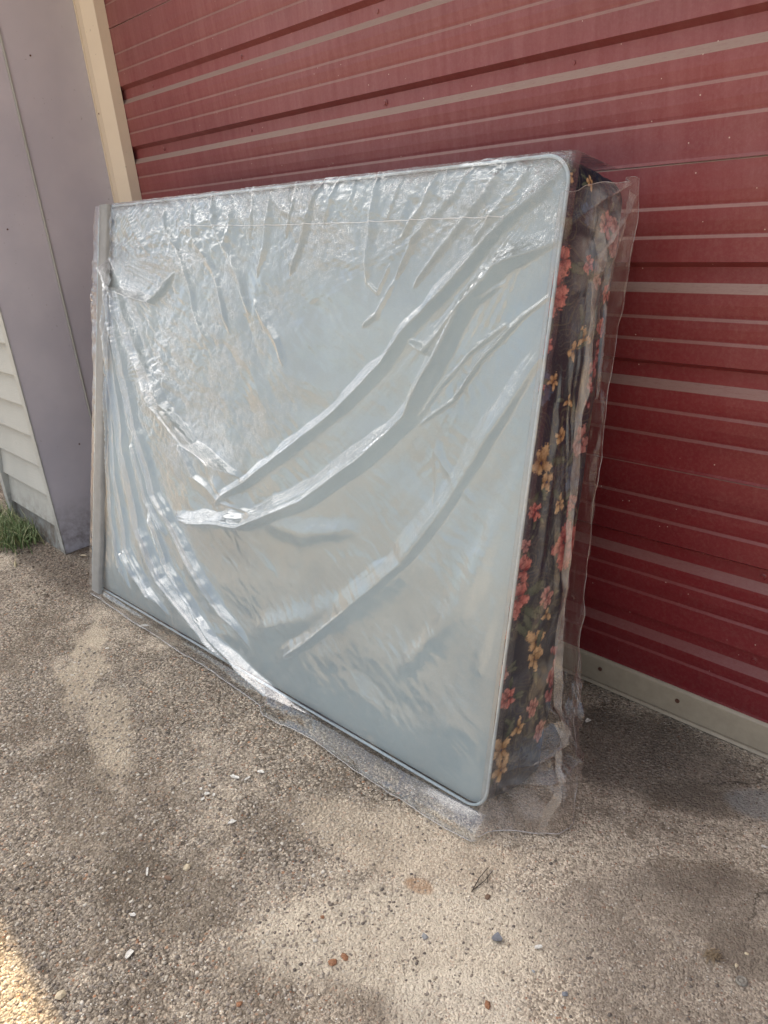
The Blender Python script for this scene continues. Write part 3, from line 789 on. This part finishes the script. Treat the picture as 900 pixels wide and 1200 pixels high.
def front_height(A, B):
    h = fold_field(A, B)
    # broad slack drape
    h = h + .010 * (fbm(A * 2.3 + B * 1.4, B * 3.4 - A * .8, 40, 3) + .5) * sstep(0, .12, A)
    # crumple: strong at the upper left and along the top, soft and faceted lower right
    ul = sstep(1.35, .3, A) * sstep(.25, .95, B) + sstep(1.1, 1.35, B) * .9
    ul = np.clip(ul, 0, 1.2) * (.55 + .6 * (fbm(A * 4, B * 4, 45, 3) + .4))
    ul = ul * (1 - .85 * sstep(.50, .15, A) * sstep(1.05, .75, B))
    ul = np.clip(ul, 0.03, 1.3)
    front_height.ul = ul
    c1 = crumple(A, B, 9, 101, 6, .55, 1.25)
    c2 = crumple(A, B, 24, 131, 5, .6, 1.6)
    c3 = crumple(A, B, 4.2, 161, 3, .8, .75)
    h = h + .026 * ul * c1 + .015 * ul * c2 + .0050 * ul * crumple(A, B, 60, 211, 3, .6, 1.5)
    # tension creases fanning out of the upper right corner and the upper left gather
    for cx, cy, amp, dec, kf, sd in ((1.90, 1.345, .0075, .42, 17, 701), (.115, 1.20, .0045, .55, 13, 705), (.10, .75, .003, .5, 15, 709)):
        rr = np.hypot(A - cx, B - cy); th = np.arctan2(B - cy, A - cx)
        q = th * kf + 1.1 * vnoise(A * 5, B * 5, sd) + .35 * vnoise(A * 17, B * 17, sd + 1)
        tri = np.abs((q - np.floor(q)) * 2 - 1)
        q2 = th * kf * 2.7 + .8 * vnoise(A * 8, B * 8, sd + 2)
        tri2 = np.abs((q2 - np.floor(q2)) * 2 - 1)
        gate = sstep(-.25, .35, vnoise(th * 6, rr * 2.5, sd + 3))
        h = h + amp * (tri + .35 * tri2) * gate * sstep(.0, .12, rr) * np.exp(-rr / dec) * np.minimum(rr * 6, 1)
    low_left = 1 - .85 * sstep(.75, .35, A) * sstep(1.05, .75, B)
    h = h + .014 * low_left * c3 * (1 - .5 * np.clip(ul, 0, 1)) * sstep(1.95, 1.5, A * 1.0 + 0 * B)
    lr = np.clip(1 - ul, 0, 1)
    h = h + .0035 * lr * crumple(A, B, 20, 191, 4, .5, .75)
    h = h * sstep(-.06, .05, B + .03) * (.35 + .65 * sstep(1.40, 1.30, B))
    # held flat under the strip at the left and at the tight right edge
    h = h * (.08 + .92 * np.clip(np.abs(A - .080) / .05, 0, 1))
    h = h * (.30 + .70 * sstep(W + .01, W - .10, A))
    return h + .008

NA, NB = 900, 650
a_ = np.linspace(-.07, W + .035, NA); b_ = np.linspace(-.12, HH + .17, NB)
A, B = np.meshgrid(a_, b_, indexing='ij')
h = front_height(np.clip(A, -.02, W), np.clip(B, -.02, HH)); front_ul = np.clip(front_height.ul, 0, 1) * sstep(-.01, .02, B)
fwd = np.interp(np.clip(A, 0, W), [0, .2, .83, 1.23, 1.48, 1.7, 1.84, 1.906], [.005, .006, .014, .032, .042, .046, .050, .045])
Ac = np.clip(A, 0, W); Bc = np.clip(B, 0, HH)
P = fp(Ac, Bc, h)
# left and right wrap
r_ = .016
ol = np.clip(-A, 0, 1); orr = np.clip(A - W, 0, 1); ot = np.clip(B - HH, 0, 1)
ol_w = (ol > 0)[..., None]
def bend(o, r):   # arc then straight: returns (outward, backward)
    th = np.clip(o / r, 0, math.pi / 2)
    return r * np.sin(th), r * (1 - np.cos(th)) + np.clip(o - r * math.pi / 2, 0, 9)
ox, ob = bend(ol, r_); P = P + (-EX) * ox[..., None] + BK * ob[..., None]
ox, ob = bend(orr, .012); P = P + EX * ox[..., None] + BK * ob[..., None]
ox, ob = bend(ot, .006)
topw = .003 * crumple(A, ot * 3, 20, 400, 4) * (ot > 0)
P = P + UP * (ox + topw)[..., None] + BK * ob[..., None]
# skirt under the bottom edge: down to the slab, a little forward, then tucked back under
sk = np.clip(-B, 0, .12) / .12
base = fp(Ac, np.zeros_like(A), front_height(Ac, np.zeros_like(A) + .0) * .6 + .006)
wig = .006 * vnoise(A * 6, sk * 1, 300) + .002 * crumple(A, sk * .3, 18, 310, 4)
gy = fwd + wig
foot = base.copy(); foot[..., 1] -= gy * .8; foot[..., 2] = .007 + .002 * (vnoise(A * 30, sk * 3, 7) + 1)
tuck = foot.copy(); tuck[..., 1] += .015; tuck[..., 2] = .002
s1 = np.clip(sk / .62, 0, 1)[..., None]; s2 = np.clip((sk - .62) / .38, 0, 1)[..., None]
mid = base + (foot - base) * s1
bul = np.sin(np.pi * s1[..., 0]) * (.004 + .008 * vnoise(A * 6, sk * 1.5, 21) + .002 * crumple(A, sk * .12, 16, 330, 4, 1, 0))
mid[..., 1] -= bul
skirt = mid + (tuck - foot) * s2
end_fade = sstep(-.03, .03, A)
P = np.where((B < 0)[..., None], skirt + (P - fp(Ac, Bc, h)), P)
P[..., 2] = np.maximum(P[..., 2], .0055)
me = grid_mesh('front_sheet', P)
at = me.attributes.new('crinkle', 'FLOAT', 'POINT'); at.data.foreach_set('value', front_ul.astype(np.float32).ravel())
link('front_sheet', me, M_film, bag)
def hem(name, pts, r):
    q = MB(); q.tube(pts, r * .75, 5); return q.build(name, M_hem, bag, True)
j_ = int(np.argmin(np.abs(b_ + .12 * .62)))
hem('front_hem', [P[i, j_] + np.array([0, -.0012, .0012]) for i in range(20, NA - 8, 5)], .0013)

EFOLDS = [([(0.145, 1.355), (0.065, 1.307), (0.011, 1.251), (-0.04, 1.185), (-0.075, 1.153)], 0.014, 0.022, 's'), ([(0.174, 1.34), (0.116, 1.269), (0.079, 1.202), (0.07, 1.153)], 0.012, 0.018, 's'), ([(0.143, 1.293), (0.121, 1.208), (0.125, 1.126)], 0.008, 0.012, 'r'), ([(0.071, 1.172), (0.078, 1.104), (0.086, 1.004), (0.097, 0.866)], 0.006, 0.01, 'c'), ([(0.038, 1.002), (0.05, 0.831), (0.047, 0.653), (0.044, 0.505)], 0.008, 0.008, 'r'), ([(0.168, 0.956), (0.179, 0.792), (0.194, 0.638)], 0.008, 0.01, 'r'), ([(0.135, 1.127), (0.142, 0.973), (0.143, 0.92)], 0.006, 0.01, 'c'), ([(0.181, 0.318), (0.147, 0.243), (0.081, 0.158), (0.009, 0.089), (-0.035, 0.064)], 0.014, 0.022, 's'), ([(0.169, 0.152), (0.094, 0.101), (0.02, 0.064)], 0.01, 0.014, 's'), ([(0.214, 0.373), (0.205, 0.27), (0.202, 0.163)], 0.008, 0.012, 'r'), ([(0.088, 0.259), (0.131, 0.164), (0.177, 0.062)], 0.01, 0.018, 's'), ([(0.232, 0.473), (0.236, 0.348), (0.247, 0.194)], 0.01, 0.012, 'r')]
# end sheet round the right side of the mattress, ending in a loose fin against the door
def end_surface(t, s, off=0.0):
    """t: path across the end (0 on the face edge .. 1 fin tip), s: 0 bottom .. 1 top"""
    dfin = .232 + .008 * sstep(.85, 1, s) + .008 * vnoise(s * 4, s * 0, 501) + .0025 * vnoise(s * 26, s * 0, 502)
    dfin = dfin - .05 * sstep(.16, .0, s)
    d = -.012 + t * (dfin + .012)
    btop = 1.312 + .072 * np.clip(d / .24, -.05, 1.1) + .006 * vnoise(t * 9, t * 0, 503)
    bbot = (d * .256 - .050) / .966
    b = bbot + (btop - bbot) * s
    low = sstep(.42, .0, b)
    Ob = .014 + .020 * sstep(1.2, .6, b) + .028 * sstep(.7, .2, b) + .036 * sstep(.30, -.05, b)
    ramp = sstep(.0, .11, d)
    o = .011 + Ob * ramp * (.55 + .45 * np.exp(-((d - .13) / .09) ** 2) + .25 * low)
    # hanging pleats that fan down from the top corner
    ang = d - .11 * (1 - b / 1.4)
    pl = crumple(ang * 1.0, b * .16, 16, 520, 4, 1.0, 0.0)
    o = o + (.022 * pl + .008 * crumple(d, b, 22, 540, 4, .5, .2)) * ramp
    # bunched corner at the top
    cm = np.exp(-((b - 1.22) / .16) ** 2)
    o = o + cm * ramp * (.030 * crumple(d, b, 9, 560, 4, .7, .9) + .006)
    o = o + fold_field(d, b, EFOLDS) * np.clip(ramp * 1.6, 0, 1)
    # low swept folds
    o = o + .012 * np.exp(-((b - .05 - 1.6 * np.abs(d - .1)) / .03) ** 2) * ramp
    finw = sstep(.19, .25, d)
    o = o * (1 - .35 * finw) + .004 * vnoise(b * 16, d * 3, 580) * finw
    face = sstep(.006, -.012, d)
    aa = W + o + off - face * .012
    bb = b
    return aa, bb, d
NT_, NS = 170, 620
t_, s_ = np.meshgrid(np.linspace(0, 1, NT_), np.linspace(0, 1, NS) , indexing='ij')
aa, bb, d = end_surface(t_, s_)
P = fp(aa, bb, np.where(d < 0, np.maximum(-d, .009) + .006, -d))
P[..., 2] = np.maximum(P[..., 2], .002 + .002 * (vnoise(t_ * 20, s_ * 60, 3) + 1))
lay = np.exp(-((bb - 1.24) / .14) ** 2) * sstep(.01, .06, d) + sstep(.16, -.02, bb) * .8 + .40 * sstep(.19, .23, d) + .0
me = grid_mesh('end_sheet', P)
at = me.attributes.new('layers', 'FLOAT', 'POINT'); at.data.foreach_set('value', np.clip(lay, 0, 1).astype(np.float32).ravel())
link('end_sheet', me, M_film_end, bag)
hem('end_hem', [P[i, 0] + np.array([0, 0, .001]) for i in range(6, NT_, 3)], .0015)
hem('fin_edge', [P[-1, i] for i in range(0, NS, 4)], .0010)
hem('top_edge', [P[i, -1] for i in range(8, NT_, 3)], .0010)

# folded seam running down the end sheet, and a trailing tail on the slab
def ribbon(ts, ss, wid, name, lift=.004):
    n_ = 240
    s = np.linspace(ss[0], ss[-1], n_); tc = np.interp(s, ss, ts)
    k = np.linspace(-.5, .5, 7)
    wloc = wid * (1 + .25 * vnoise(s * 14, s * 0, 611))
    Tt = tc[:, None] + k[None, :] * wloc[:, None] / .25
    Ss = s[:, None] * np.ones(7)
    aa, bb, d = end_surface(Tt, Ss)
    lf = lift * (1 + .8 * vnoise(Ss * 40, Tt * 10, 612)) + .006 * (k + .5)[None, :] ** 2
    P = fp(aa + lf, bb, -d)
    P[..., 2] = np.maximum(P[..., 2], .005)
    return link(name, grid_mesh(name, P), M_seam, bag)
ribbon([.46, .47, .47, .45, .43, .40, .35, .34], [.0, .12, .22, .45, .62, .77, .90, .96], .011, 'folded_seam')
# flat grey strip near the left end, and the thin welded line below the top
n_ = 160
b2 = np.linspace(-.012, HH + .004, n_)
k = np.array([-.02, 0, .25, .5, .75, 1.0, 1.02])
ac = np.interp(b2, [0, 1.37], [.078, .080])[:, None] + (k[None, :] - .5) * .062
hh = np.array([-.012, .0, .0012, .0016, .0012, .0, -.012])[None, :] + .0225 + .0012 * vnoise(b2 * 9, b2 * 0, 6)[:, None] + 0 * ac
link('edge_strip', grid_mesh('edge_strip', fp(ac, b2[:, None] * np.ones(7), hh), smooth=False), M_strip, bag)
b2 = np.linspace(.60, 1.80, 300); bline = np.interp(b2, [.6, 1.2, 1.8], [1.287, 1.272, 1.263])
hl = front_height(b2, bline)
k = np.linspace(-1, 1, 3)
P = fp(b2[:, None] + 0 * k, bline[:, None] + k * .0009, hl[:, None] + .0022 - .001 * np.abs(k))
link('weld_line', grid_mesh('weld_line', P), simple('white_weld', (.5, .52, .54), .5), bag)

# ------------------------------------------------------------------ loose grit (uncountable)
def rock(sz, seed, flat=.6, sub=1):
    rs = np.random.RandomState(seed)
    ph = (1 + 5 ** .5) / 2
    V = np.array([(-1, ph, 0), (1, ph, 0), (-1, -ph, 0), (1, -ph, 0), (0, -1, ph), (0, 1, ph), (0, -1, -ph), (0, 1, -ph), (ph, 0, -1), (ph, 0, 1), (-ph, 0, -1), (-ph, 0, 1)]) / 1.9
    F = [(0, 11, 5), (0, 5, 1), (0, 1, 7), (0, 7, 10), (0, 10, 11), (1, 5, 9), (5, 11, 4), (11, 10, 2), (10, 7, 6), (7, 1, 8), (3, 9, 4), (3, 4, 2), (3, 2, 6), (3, 6, 8), (3, 8, 9), (4, 9, 5), (2, 4, 11), (6, 2, 10), (8, 6, 7), (9, 8, 1)]
    V = V * (1 + rs.uniform(-.25, .25, (12, 1))) * np.array([1, rs.uniform(.6, .95), flat * rs.uniform(.6, 1)]) * sz
    a = rs.rand() * 6.28
    Rz = np.array([[math.cos(a), -math.sin(a), 0], [math.sin(a), math.cos(a), 0], [0, 0, 1]])
    return V @ Rz.T, F
def grit(name, N, seed, cols, rng, smin, smax, label):
    rs = np.random.RandomState(seed)
    protos = [rock(1, 900 + k) for k in range(14)]
    Vs = []; Fs = []; b = 0; k = 0
    while k < N:
        x, y = rng(rs)
        if y > 1.64 or (x < PX1 and y > 1.0): continue
        V, F = protos[rs.randint(14)]
        s = smin + (smax - smin) * rs.rand() ** 3
        Vs.append(V * s + np.array([x, y, s * rs.uniform(-.12, .25)])); Fs.append(np.array(F) + b); b += 12; k += 1
    V = np.concatenate(Vs); F = np.concatenate(Fs)
    me = bpy.data.meshes.new(name)
    me.vertices.add(len(V)); me.vertices.foreach_set('co', V.astype(np.float32).ravel())
    me.loops.add(F.size); me.loops.foreach_set('vertex_index', F.ravel().astype(np.int32))
    me.polygons.add(len(F)); me.polygons.foreach_set('loop_start', np.arange(0, F.size, 3, dtype=np.int32))
    me.update(calc_edges=True)
    t = NT(name + '_stone'); g = t.geo()
    r = t.n('ShaderNodeValToRGB'); t.set(r.inputs[0], g.outputs['Random Per Island'])
    r.color_ramp.interpolation = 'CONSTANT'
    e = r.color_ramp.elements
    e[0].color = (*cols[0], 1); e[1].position = 1 / len(cols); e[1].color = (*cols[1], 1)
    for i, c in enumerate(cols[2:]): q = e.new((i + 2) / len(cols)); q.color = (*c, 1)
    t.principled(r.outputs[0], .85, t.bump(t.noise(g.outputs['Position'], 400, 3), .0006, .7), spec=.3)
    o = link(name, me, t.m)
    tag(o, label, 'gravel', kind='stuff')
CC = [(.30, .25, .20), (.22, .18, .145), (.36, .31, .25), (.17, .14, .115), (.42, .37, .30), (.27, .23, .19), (.33, .27, .2), (.24, .2, .165), (.12, .1, .085)]
def near(rs):
    return (rs.uniform(-2.2, -.15), rs.uniform(-.05, 1.05))
grit('loose_grit', 17000, 3, CC, near, .0011, .0042, 'fine brown stone grit bedded over the worn concrete in front of the mattress')
def left(rs):
    x = -.9 - 1.6 * rs.rand() ** .8
    return (x, rs.uniform(.02, .75))
grit('coarse_gravel', 9000, 4, CC + [(.5, .45, .38)], left, .0018, .0062, 'coarser exposed gravel of the slab at the lower left')
def bydoor(rs):
    x = rs.uniform(-1.2, -.1)
    return (x, 1.625 - abs(rs.normal(0, .12)))
grit('dirt_crumbs', 3500, 6, [(.09, .07, .05), (.14, .11, .085), (.06, .045, .035), (.2, .16, .12)], bydoor, .0008, .0034, 'dark dirt crumbs collected along the bottom of the red door')
def bypier(rs):
    return (rs.uniform(-4.2, -2.9), 1.0 - abs(rs.normal(0, .10)))
grit('soil_crumbs', 2600, 8, [(.12, .09, .065), (.17, .13, .1), (.08, .06, .045), (.26, .2, .15)], bypier, .002, .008, 'brown soil crumbs around the foot of the grey pier')

# ------------------------------------------------------------------ grass at the pier
def grass():
    rs = np.random.RandomState(12)
    V = []; F = []
    for k in range(1500):
        c = rs.randint(5)
        cx, cy = [(-3.80, .93), (-3.66, .95), (-3.98, .90), (-3.74, .86), (-4.15, .93)][c]
        x = cx + rs.normal(0, .075); y = min(cy + rs.normal(0, .05), 1.01)
        L = rs.uniform(.05, .15); a = rs.rand() * 6.28; lean = rs.uniform(.25, 1.35)
        wd_ = rs.uniform(.0012, .0028)
        dx, dy = math.cos(a), math.sin(a)
        b = len(V)
        for i in range(5):
            q = i / 4
            hx = L * q * math.sin(lean * q) * 1.1; hz = max(.002, L * q * math.cos(lean * q * .95))
            w_ = wd_ * (1 - q) ** .6 + .0002
            px, py = x + dx * hx, y + dy * hx
            if py > 1.0: py = 1.0
            V += [(px - dy * w_, py + dx * w_, hz), (px + dy * w_, py - dx * w_, hz)]
        for i in range(4): F.append((b + 2 * i, b + 2 * i + 1, b + 2 * i + 3, b + 2 * i + 2))
    t = NT('grass_blade'); g = t.geo()
    r = t.n('ShaderNodeValToRGB'); t.set(r.inputs[0], g.outputs['Random Per Island'])
    e = r.color_ramp.elements; e[0].color = (.07, .11, .035, 1); e[1].color = (.38, .34, .19, 1)
    q = e.new(.5); q.color = (.11, .16, .055, 1); q = e.new(.72); q.color = (.20, .22, .10, 1)
    t.principled(r.outputs[0], .6, spec=.3)
    tag(link('grass', mesh('grass', V, F, True), t.m), 'tuft of green grass growing against the foot of the grey pier', 'grass', kind='stuff')
grass()
def thing(mb, name, mat, label, cat, group=None, smooth=False):
    c = np.array(mb.v).mean(0); c[2] = 0
    mb.v = [tuple(np.array(v) - c) for v in mb.v]
    o = mb.build(name, mat, None, smooth); o.location = c
    return tag(o, label, cat, group)
M_straw = simple('dry_straw', (.38, .32, .19), .7)
q = MB(); q.tube([(-3.66, .93, .012), (-3.60, .90, .03), (-3.51, .87, .026), (-3.42, .835, .012)], [.0012, .0011, .001, .001])
q.tube([(-3.42, .835, .012), (-3.40, .827, .010), (-3.38, .82, .008), (-3.365, .815, .006)], [.0015, .0055, .0045, .001])
thing(q, 'grass_stalk', M_straw, 'dry grass stalk with a seed head lying out from the green tuft', 'grass stalk')

# ------------------------------------------------------------------ single bits of litter on the slab
M_white = simple('white_flake', (.58, .55, .50), .8, .2, 200)
M_twig = simple('dark_twig', (.055, .042, .032), .8)
M_slate = simple('slate_chip', (.17, .175, .19), .7)
M_orange = simple('rust_orange_stone', (.26, .125, .065), .85, .3, 300)
M_tan = simple('tan_stone', (.46, .38, .26), .75)
M_brown = simple('brown_leaf', (.16, .10, .065), .8)
M_grey = simple('grey_pebble', (.27, .27, .265), .7)
def flake(x, y, ln, wd, ang, seed, th=.0016, curl=.2):
    rs = np.random.RandomState(seed); m = 9
    ca, sa = math.cos(ang), math.sin(ang)
    top = []; bot = []
    for i in range(m):
        a = 6.283 * i / m
        r = 1 + rs.uniform(-.28, .22)
        u, v = math.cos(a) * r * ln / 2, math.sin(a) * r * wd / 2
        z = .003 + curl * wd * (2 * v / wd) ** 2 + abs(u) * .05 + rs.uniform(0, .0008)
        top.append((x + u * ca - v * sa, y + u * sa + v * ca, z + th)); bot.append((x + u * ca - v * sa, y + u * sa + v * ca, z))
    q = MB()
    q.add(top + bot + [(x, y, .003 + th * 1.3), (x, y, .003)], [(i, (i + 1) % m, 2 * m) for i in range(m)] + [(m + (i + 1) % m, m + i, 2 * m + 1) for i in range(m)] + [(i, m + i, m + (i + 1) % m, (i + 1) % m) for i in range(m)])
    return q
def stone(x, y, s, seed, flat=.6):
    V, F = rock(s, seed, flat); q = MB(); q.add(V + np.array([x, y, s * .22]), F); return q
MATS = dict(white=M_white, slate=M_slate, orange=M_orange, tan=M_tan, brown=M_brown, grey=M_grey)
for kind, x, y, ln, wd, ang, m, name, label, cat, grp in [('flake', -1.511, 0.722, 0.0295, 0.0113, 0.3, 'white', 'paint_flake', 'largest white curled flake in front of the middle of the bag', 'flake', None), ('flake', -1.48, 0.741, 0.0204, 0.0057, 1.6, 'white', 'paint_flake', 'thin white sliver just right of the largest flake', 'flake', None), ('flake', -1.474, 0.779, 0.0227, 0.0091, 0.5, 'white', 'paint_flake', 'pale oval flake nearer the bag than the largest flake', 'flake', None), ('flake', -1.538, 0.641, 0.011, 0.0066, 0.0, 'white', 'paint_flake', 'topmost tiny white flake of the loose cluster on the slab', 'flake', 'white flakes in a cluster'), ('flake', -1.511, 0.642, 0.0154, 0.0092, 0.8, 'white', 'paint_flake', 'widest white flake of the loose cluster on the slab', 'flake', 'white flakes in a cluster'), ('flake', -1.503, 0.625, 0.0132, 0.0079, 1.6, 'white', 'paint_flake', 'lowest tiny white flake of the loose cluster on the slab', 'flake', 'white flakes in a cluster'), ('flake', -1.495, 0.652, 0.011, 0.0066, 2.4000000000000004, 'white', 'paint_flake', 'rightmost tiny white flake of the loose cluster on the slab', 'flake', 'white flakes in a cluster'), ('flake', -1.532, 0.662, 0.0088, 0.0053, 3.2, 'white', 'paint_flake', 'smallest white flake, at the upper right of the loose cluster', 'flake', 'white flakes in a cluster'), ('flake', -2.43, 0.939, 0.0328, 0.0131, 0.9, 'white', 'paint_flake', 'pale flake on the slab near the left end of the bag', 'flake', None), ('flake', -2.393, 0.784, 0.0125, 0.0094, 0.9, 'white', 'paint_flake', 'tiny white flake left of the pale worn streak in the slab', 'flake', None), ('flake', -1.398, 0.42, 0.0278, 0.006, 2.6, 'white', 'white_stick', 'short white stick lying on the gravelly slab at lower left', 'stick', None), ('flake', -1.346, 0.443, 0.0229, 0.0115, 0.3, 'brown', 'dry_leaf', 'curled brown leaf scrap beside the short white stick', 'leaf', None), ('stone', -1.344, 0.488, 0.0198, 0.0159, 0.3, 'tan', 'pebble', 'tan pebble up from the curled brown leaf scrap', 'pebble', None), ('flake', -1.315, 0.344, 0.0148, 0.0092, 0.7, 'white', 'paint_flake', 'white flake on the dark gravelly slab below the white stick', 'flake', None), ('flake', -1.233, 0.296, 0.0212, 0.0124, 1.9, 'white', 'paint_flake', 'ragged white flake lowest on the gravelly slab at lower left', 'flake', None), ('flake', -1.381, 0.631, 0.0185, 0.0123, 1.1, 'white', 'paint_flake', 'chunky white flake between the cluster and the bare slab', 'flake', None), ('stone', -1.252, 0.164, 0.0238, 0.017, 0.3, 'tan', 'pebble', 'flat tan stone on the edge of the sunlit patch', 'pebble', None), ('stone', -0.985, 0.392, 0.013, 0.0098, 0.3, 'orange', 'pebble', 'orange stone near the bottom edge left of centre', 'pebble', None), ('stone', -0.916, 0.587, 0.0187, 0.0136, 0.3, 'orange', 'pebble', 'brightest orange stone of the pair at bottom centre', 'pebble', None), ('stone', -0.924, 0.562, 0.0212, 0.0147, 0.3, 'orange', 'pebble', 'wider brownish orange stone left of the bright orange one', 'pebble', None), ('stone', -1.018, 0.614, 0.0106, 0.0071, 0.3, 'orange', 'pebble', 'small orange stone above the pair at bottom centre', 'pebble', None), ('stone', -0.655, 0.699, 0.0164, 0.0104, 0.3, 'orange', 'pebble', 'orange stone close to the bottom edge right of centre', 'pebble', None), ('flake', -0.728, 0.813, 0.0228, 0.0179, 0.6, 'slate', 'slate_chip', 'flat dark slate chip on the slab below the forked twig', 'stone chip', None), ('flake', -0.659, 0.85, 0.0163, 0.0081, 0.9, 'white', 'paper_scrap', 'small bluish white scrap on the slab right of the slate chip', 'paper scrap', None), ('stone', -0.636, 0.807, 0.0089, 0.0074, 0.3, 'grey', 'pebble', 'small round grey pebble below the bluish white scrap', 'pebble', None), ('stone', -0.569, 0.81, 0.0127, 0.0113, 0.3, 'slate', 'pebble', 'blue grey pebble near the bottom edge, right of the round grey one', 'pebble', None), ('stone', -0.833, 0.723, 0.0153, 0.0136, 0.3, 'grey', 'pebble', 'pale grey pebble in the bare slab at bottom centre', 'pebble', None), ('flake', -0.456, 1.361, 0.0142, 0.0053, 0.3, 'white', 'paint_flake', 'white curl of paint at the right edge of the slab', 'flake', None), ('flake', -0.966, 1.482, 0.0154, 0.011, 1.3, 'white', 'paint_flake', 'white triangular flake in the shade beside the bag', 'flake', None), ('stone', -0.803, 0.875, 0.0159, 0.0106, 0.3, 'brown', 'pebble', 'reddish brown stone right below the forked twig', 'pebble', None), ('flake', -3.229, 1.059, 0.0326, 0.0163, 0.3, 'tan', 'bark_chip', 'tan chip by the left foot of the bag next to the pier', 'chip', None), ('stone', -0.375, 1.099, 0.0104, 0.0059, 0.3, 'tan', 'pebble', 'tan stone right of the nest of brown fibres', 'pebble', None), ('stone', -0.378, 1.064, 0.0089, 0.0059, 0.3, 'tan', 'pebble', 'smaller tan stone between the fibre nest and the metal cap', 'pebble', None)]:
    sd_ = int(abs(x * 1000) + abs(y * 3000))
    mb = flake(x, y, ln, wd, ang, sd_) if kind == 'flake' else stone(x, y, ln / 2, sd_)
    thing(mb, name, MATS[m], label, cat, grp)
def twig(pts, r, label):
    q = MB(); q.tube([(x, y, r + z) for x, y, z in pts], [r, r * .9, r * .8, r * .5][:len(pts)])
    thing(q, 'twig', M_twig, label, 'twig')
twig([(-1.149, 0.936, 0.0), (-1.136, 0.952, 0.003), (-1.128, 0.974, 0.003), (-1.121, 0.984, 0.0)], .0012, 'thin curved dark twig touching the front hem of the plastic bag')
q = MB()
q.tube([(-0.835, 0.863, 0.002), (-0.844, 0.899, 0.006), (-0.849, 0.933, 0.004)], [.0012, .001, .0008]); q.tube([(-0.836, 0.868, 0.002), (-0.832, 0.901, 0.004), (-0.837, 0.935, 0.003)], [.001, .0009, .0006]); q.tube([(-0.838, 0.919, 0.004), (-0.825, 0.901, 0.002)], [.0009, .0007])
thing(q, 'twig', M_twig, 'forked dark twig lying on the slab below the bag corner', 'twig')
twig([(-1.82, 0.744, 0.0), (-1.817, 0.757, 0.003), (-1.816, 0.767, 0.001), (-1.818, 0.776, 0.0)], .0016, 'short dark twig on the slab in front of the middle of the bag')
def clump(x, y):
    rs = np.random.RandomState(3); q = MB()
    for k in range(60):
        a = rs.rand() * 6.28; r = rs.uniform(0, .016); cx, cy = x + r * math.cos(a), y + r * math.sin(a)
        b = rs.rand() * 6.28; l = rs.uniform(.006, .016)
        q.tube([(cx, cy, .002 + rs.rand() * .004), (cx + l * .5 * math.cos(b), cy + l * .5 * math.sin(b), .004 + rs.rand() * .006), (cx + l * math.cos(b + .5), cy + l * math.sin(b + .5), .002 + rs.rand() * .003)], [.0007, .0008, .0004], 4)
    thing(q, 'leaf_litter', simple('dry_fibres', (.22, .16, .10), .85, .4, 200), 'small nest of dry brown fibres on the slab at the lower right', 'leaf litter')
clump(-0.415, 1.052)
cx, cy = (-0.358, 1.041)
q = MB()
prof = [(0, .0030), (.0035, .0032), (.0045, .0018), (.0062, .0018), (.0070, .0034), (.0088, .0036), (.0098, .0015), (.0102, 0)]
m = 24
vs = []
for r, z in prof:
    for i in range(m): vs.append((cx + r * math.cos(6.283 * i / m), cy + r * math.sin(6.283 * i / m), z + .001))
q.add(vs, [(j * m + i, j * m + (i + 1) % m, (j + 1) * m + (i + 1) % m, (j + 1) * m + i) for j in range(len(prof) - 1) for i in range(m)])
thing(q, 'metal_cap', simple('dull_metal_cap', (.20, .18, .15), .6, .3, 300), 'dull round metal cap with ringed top pressed into the slab', 'cap', smooth=True)
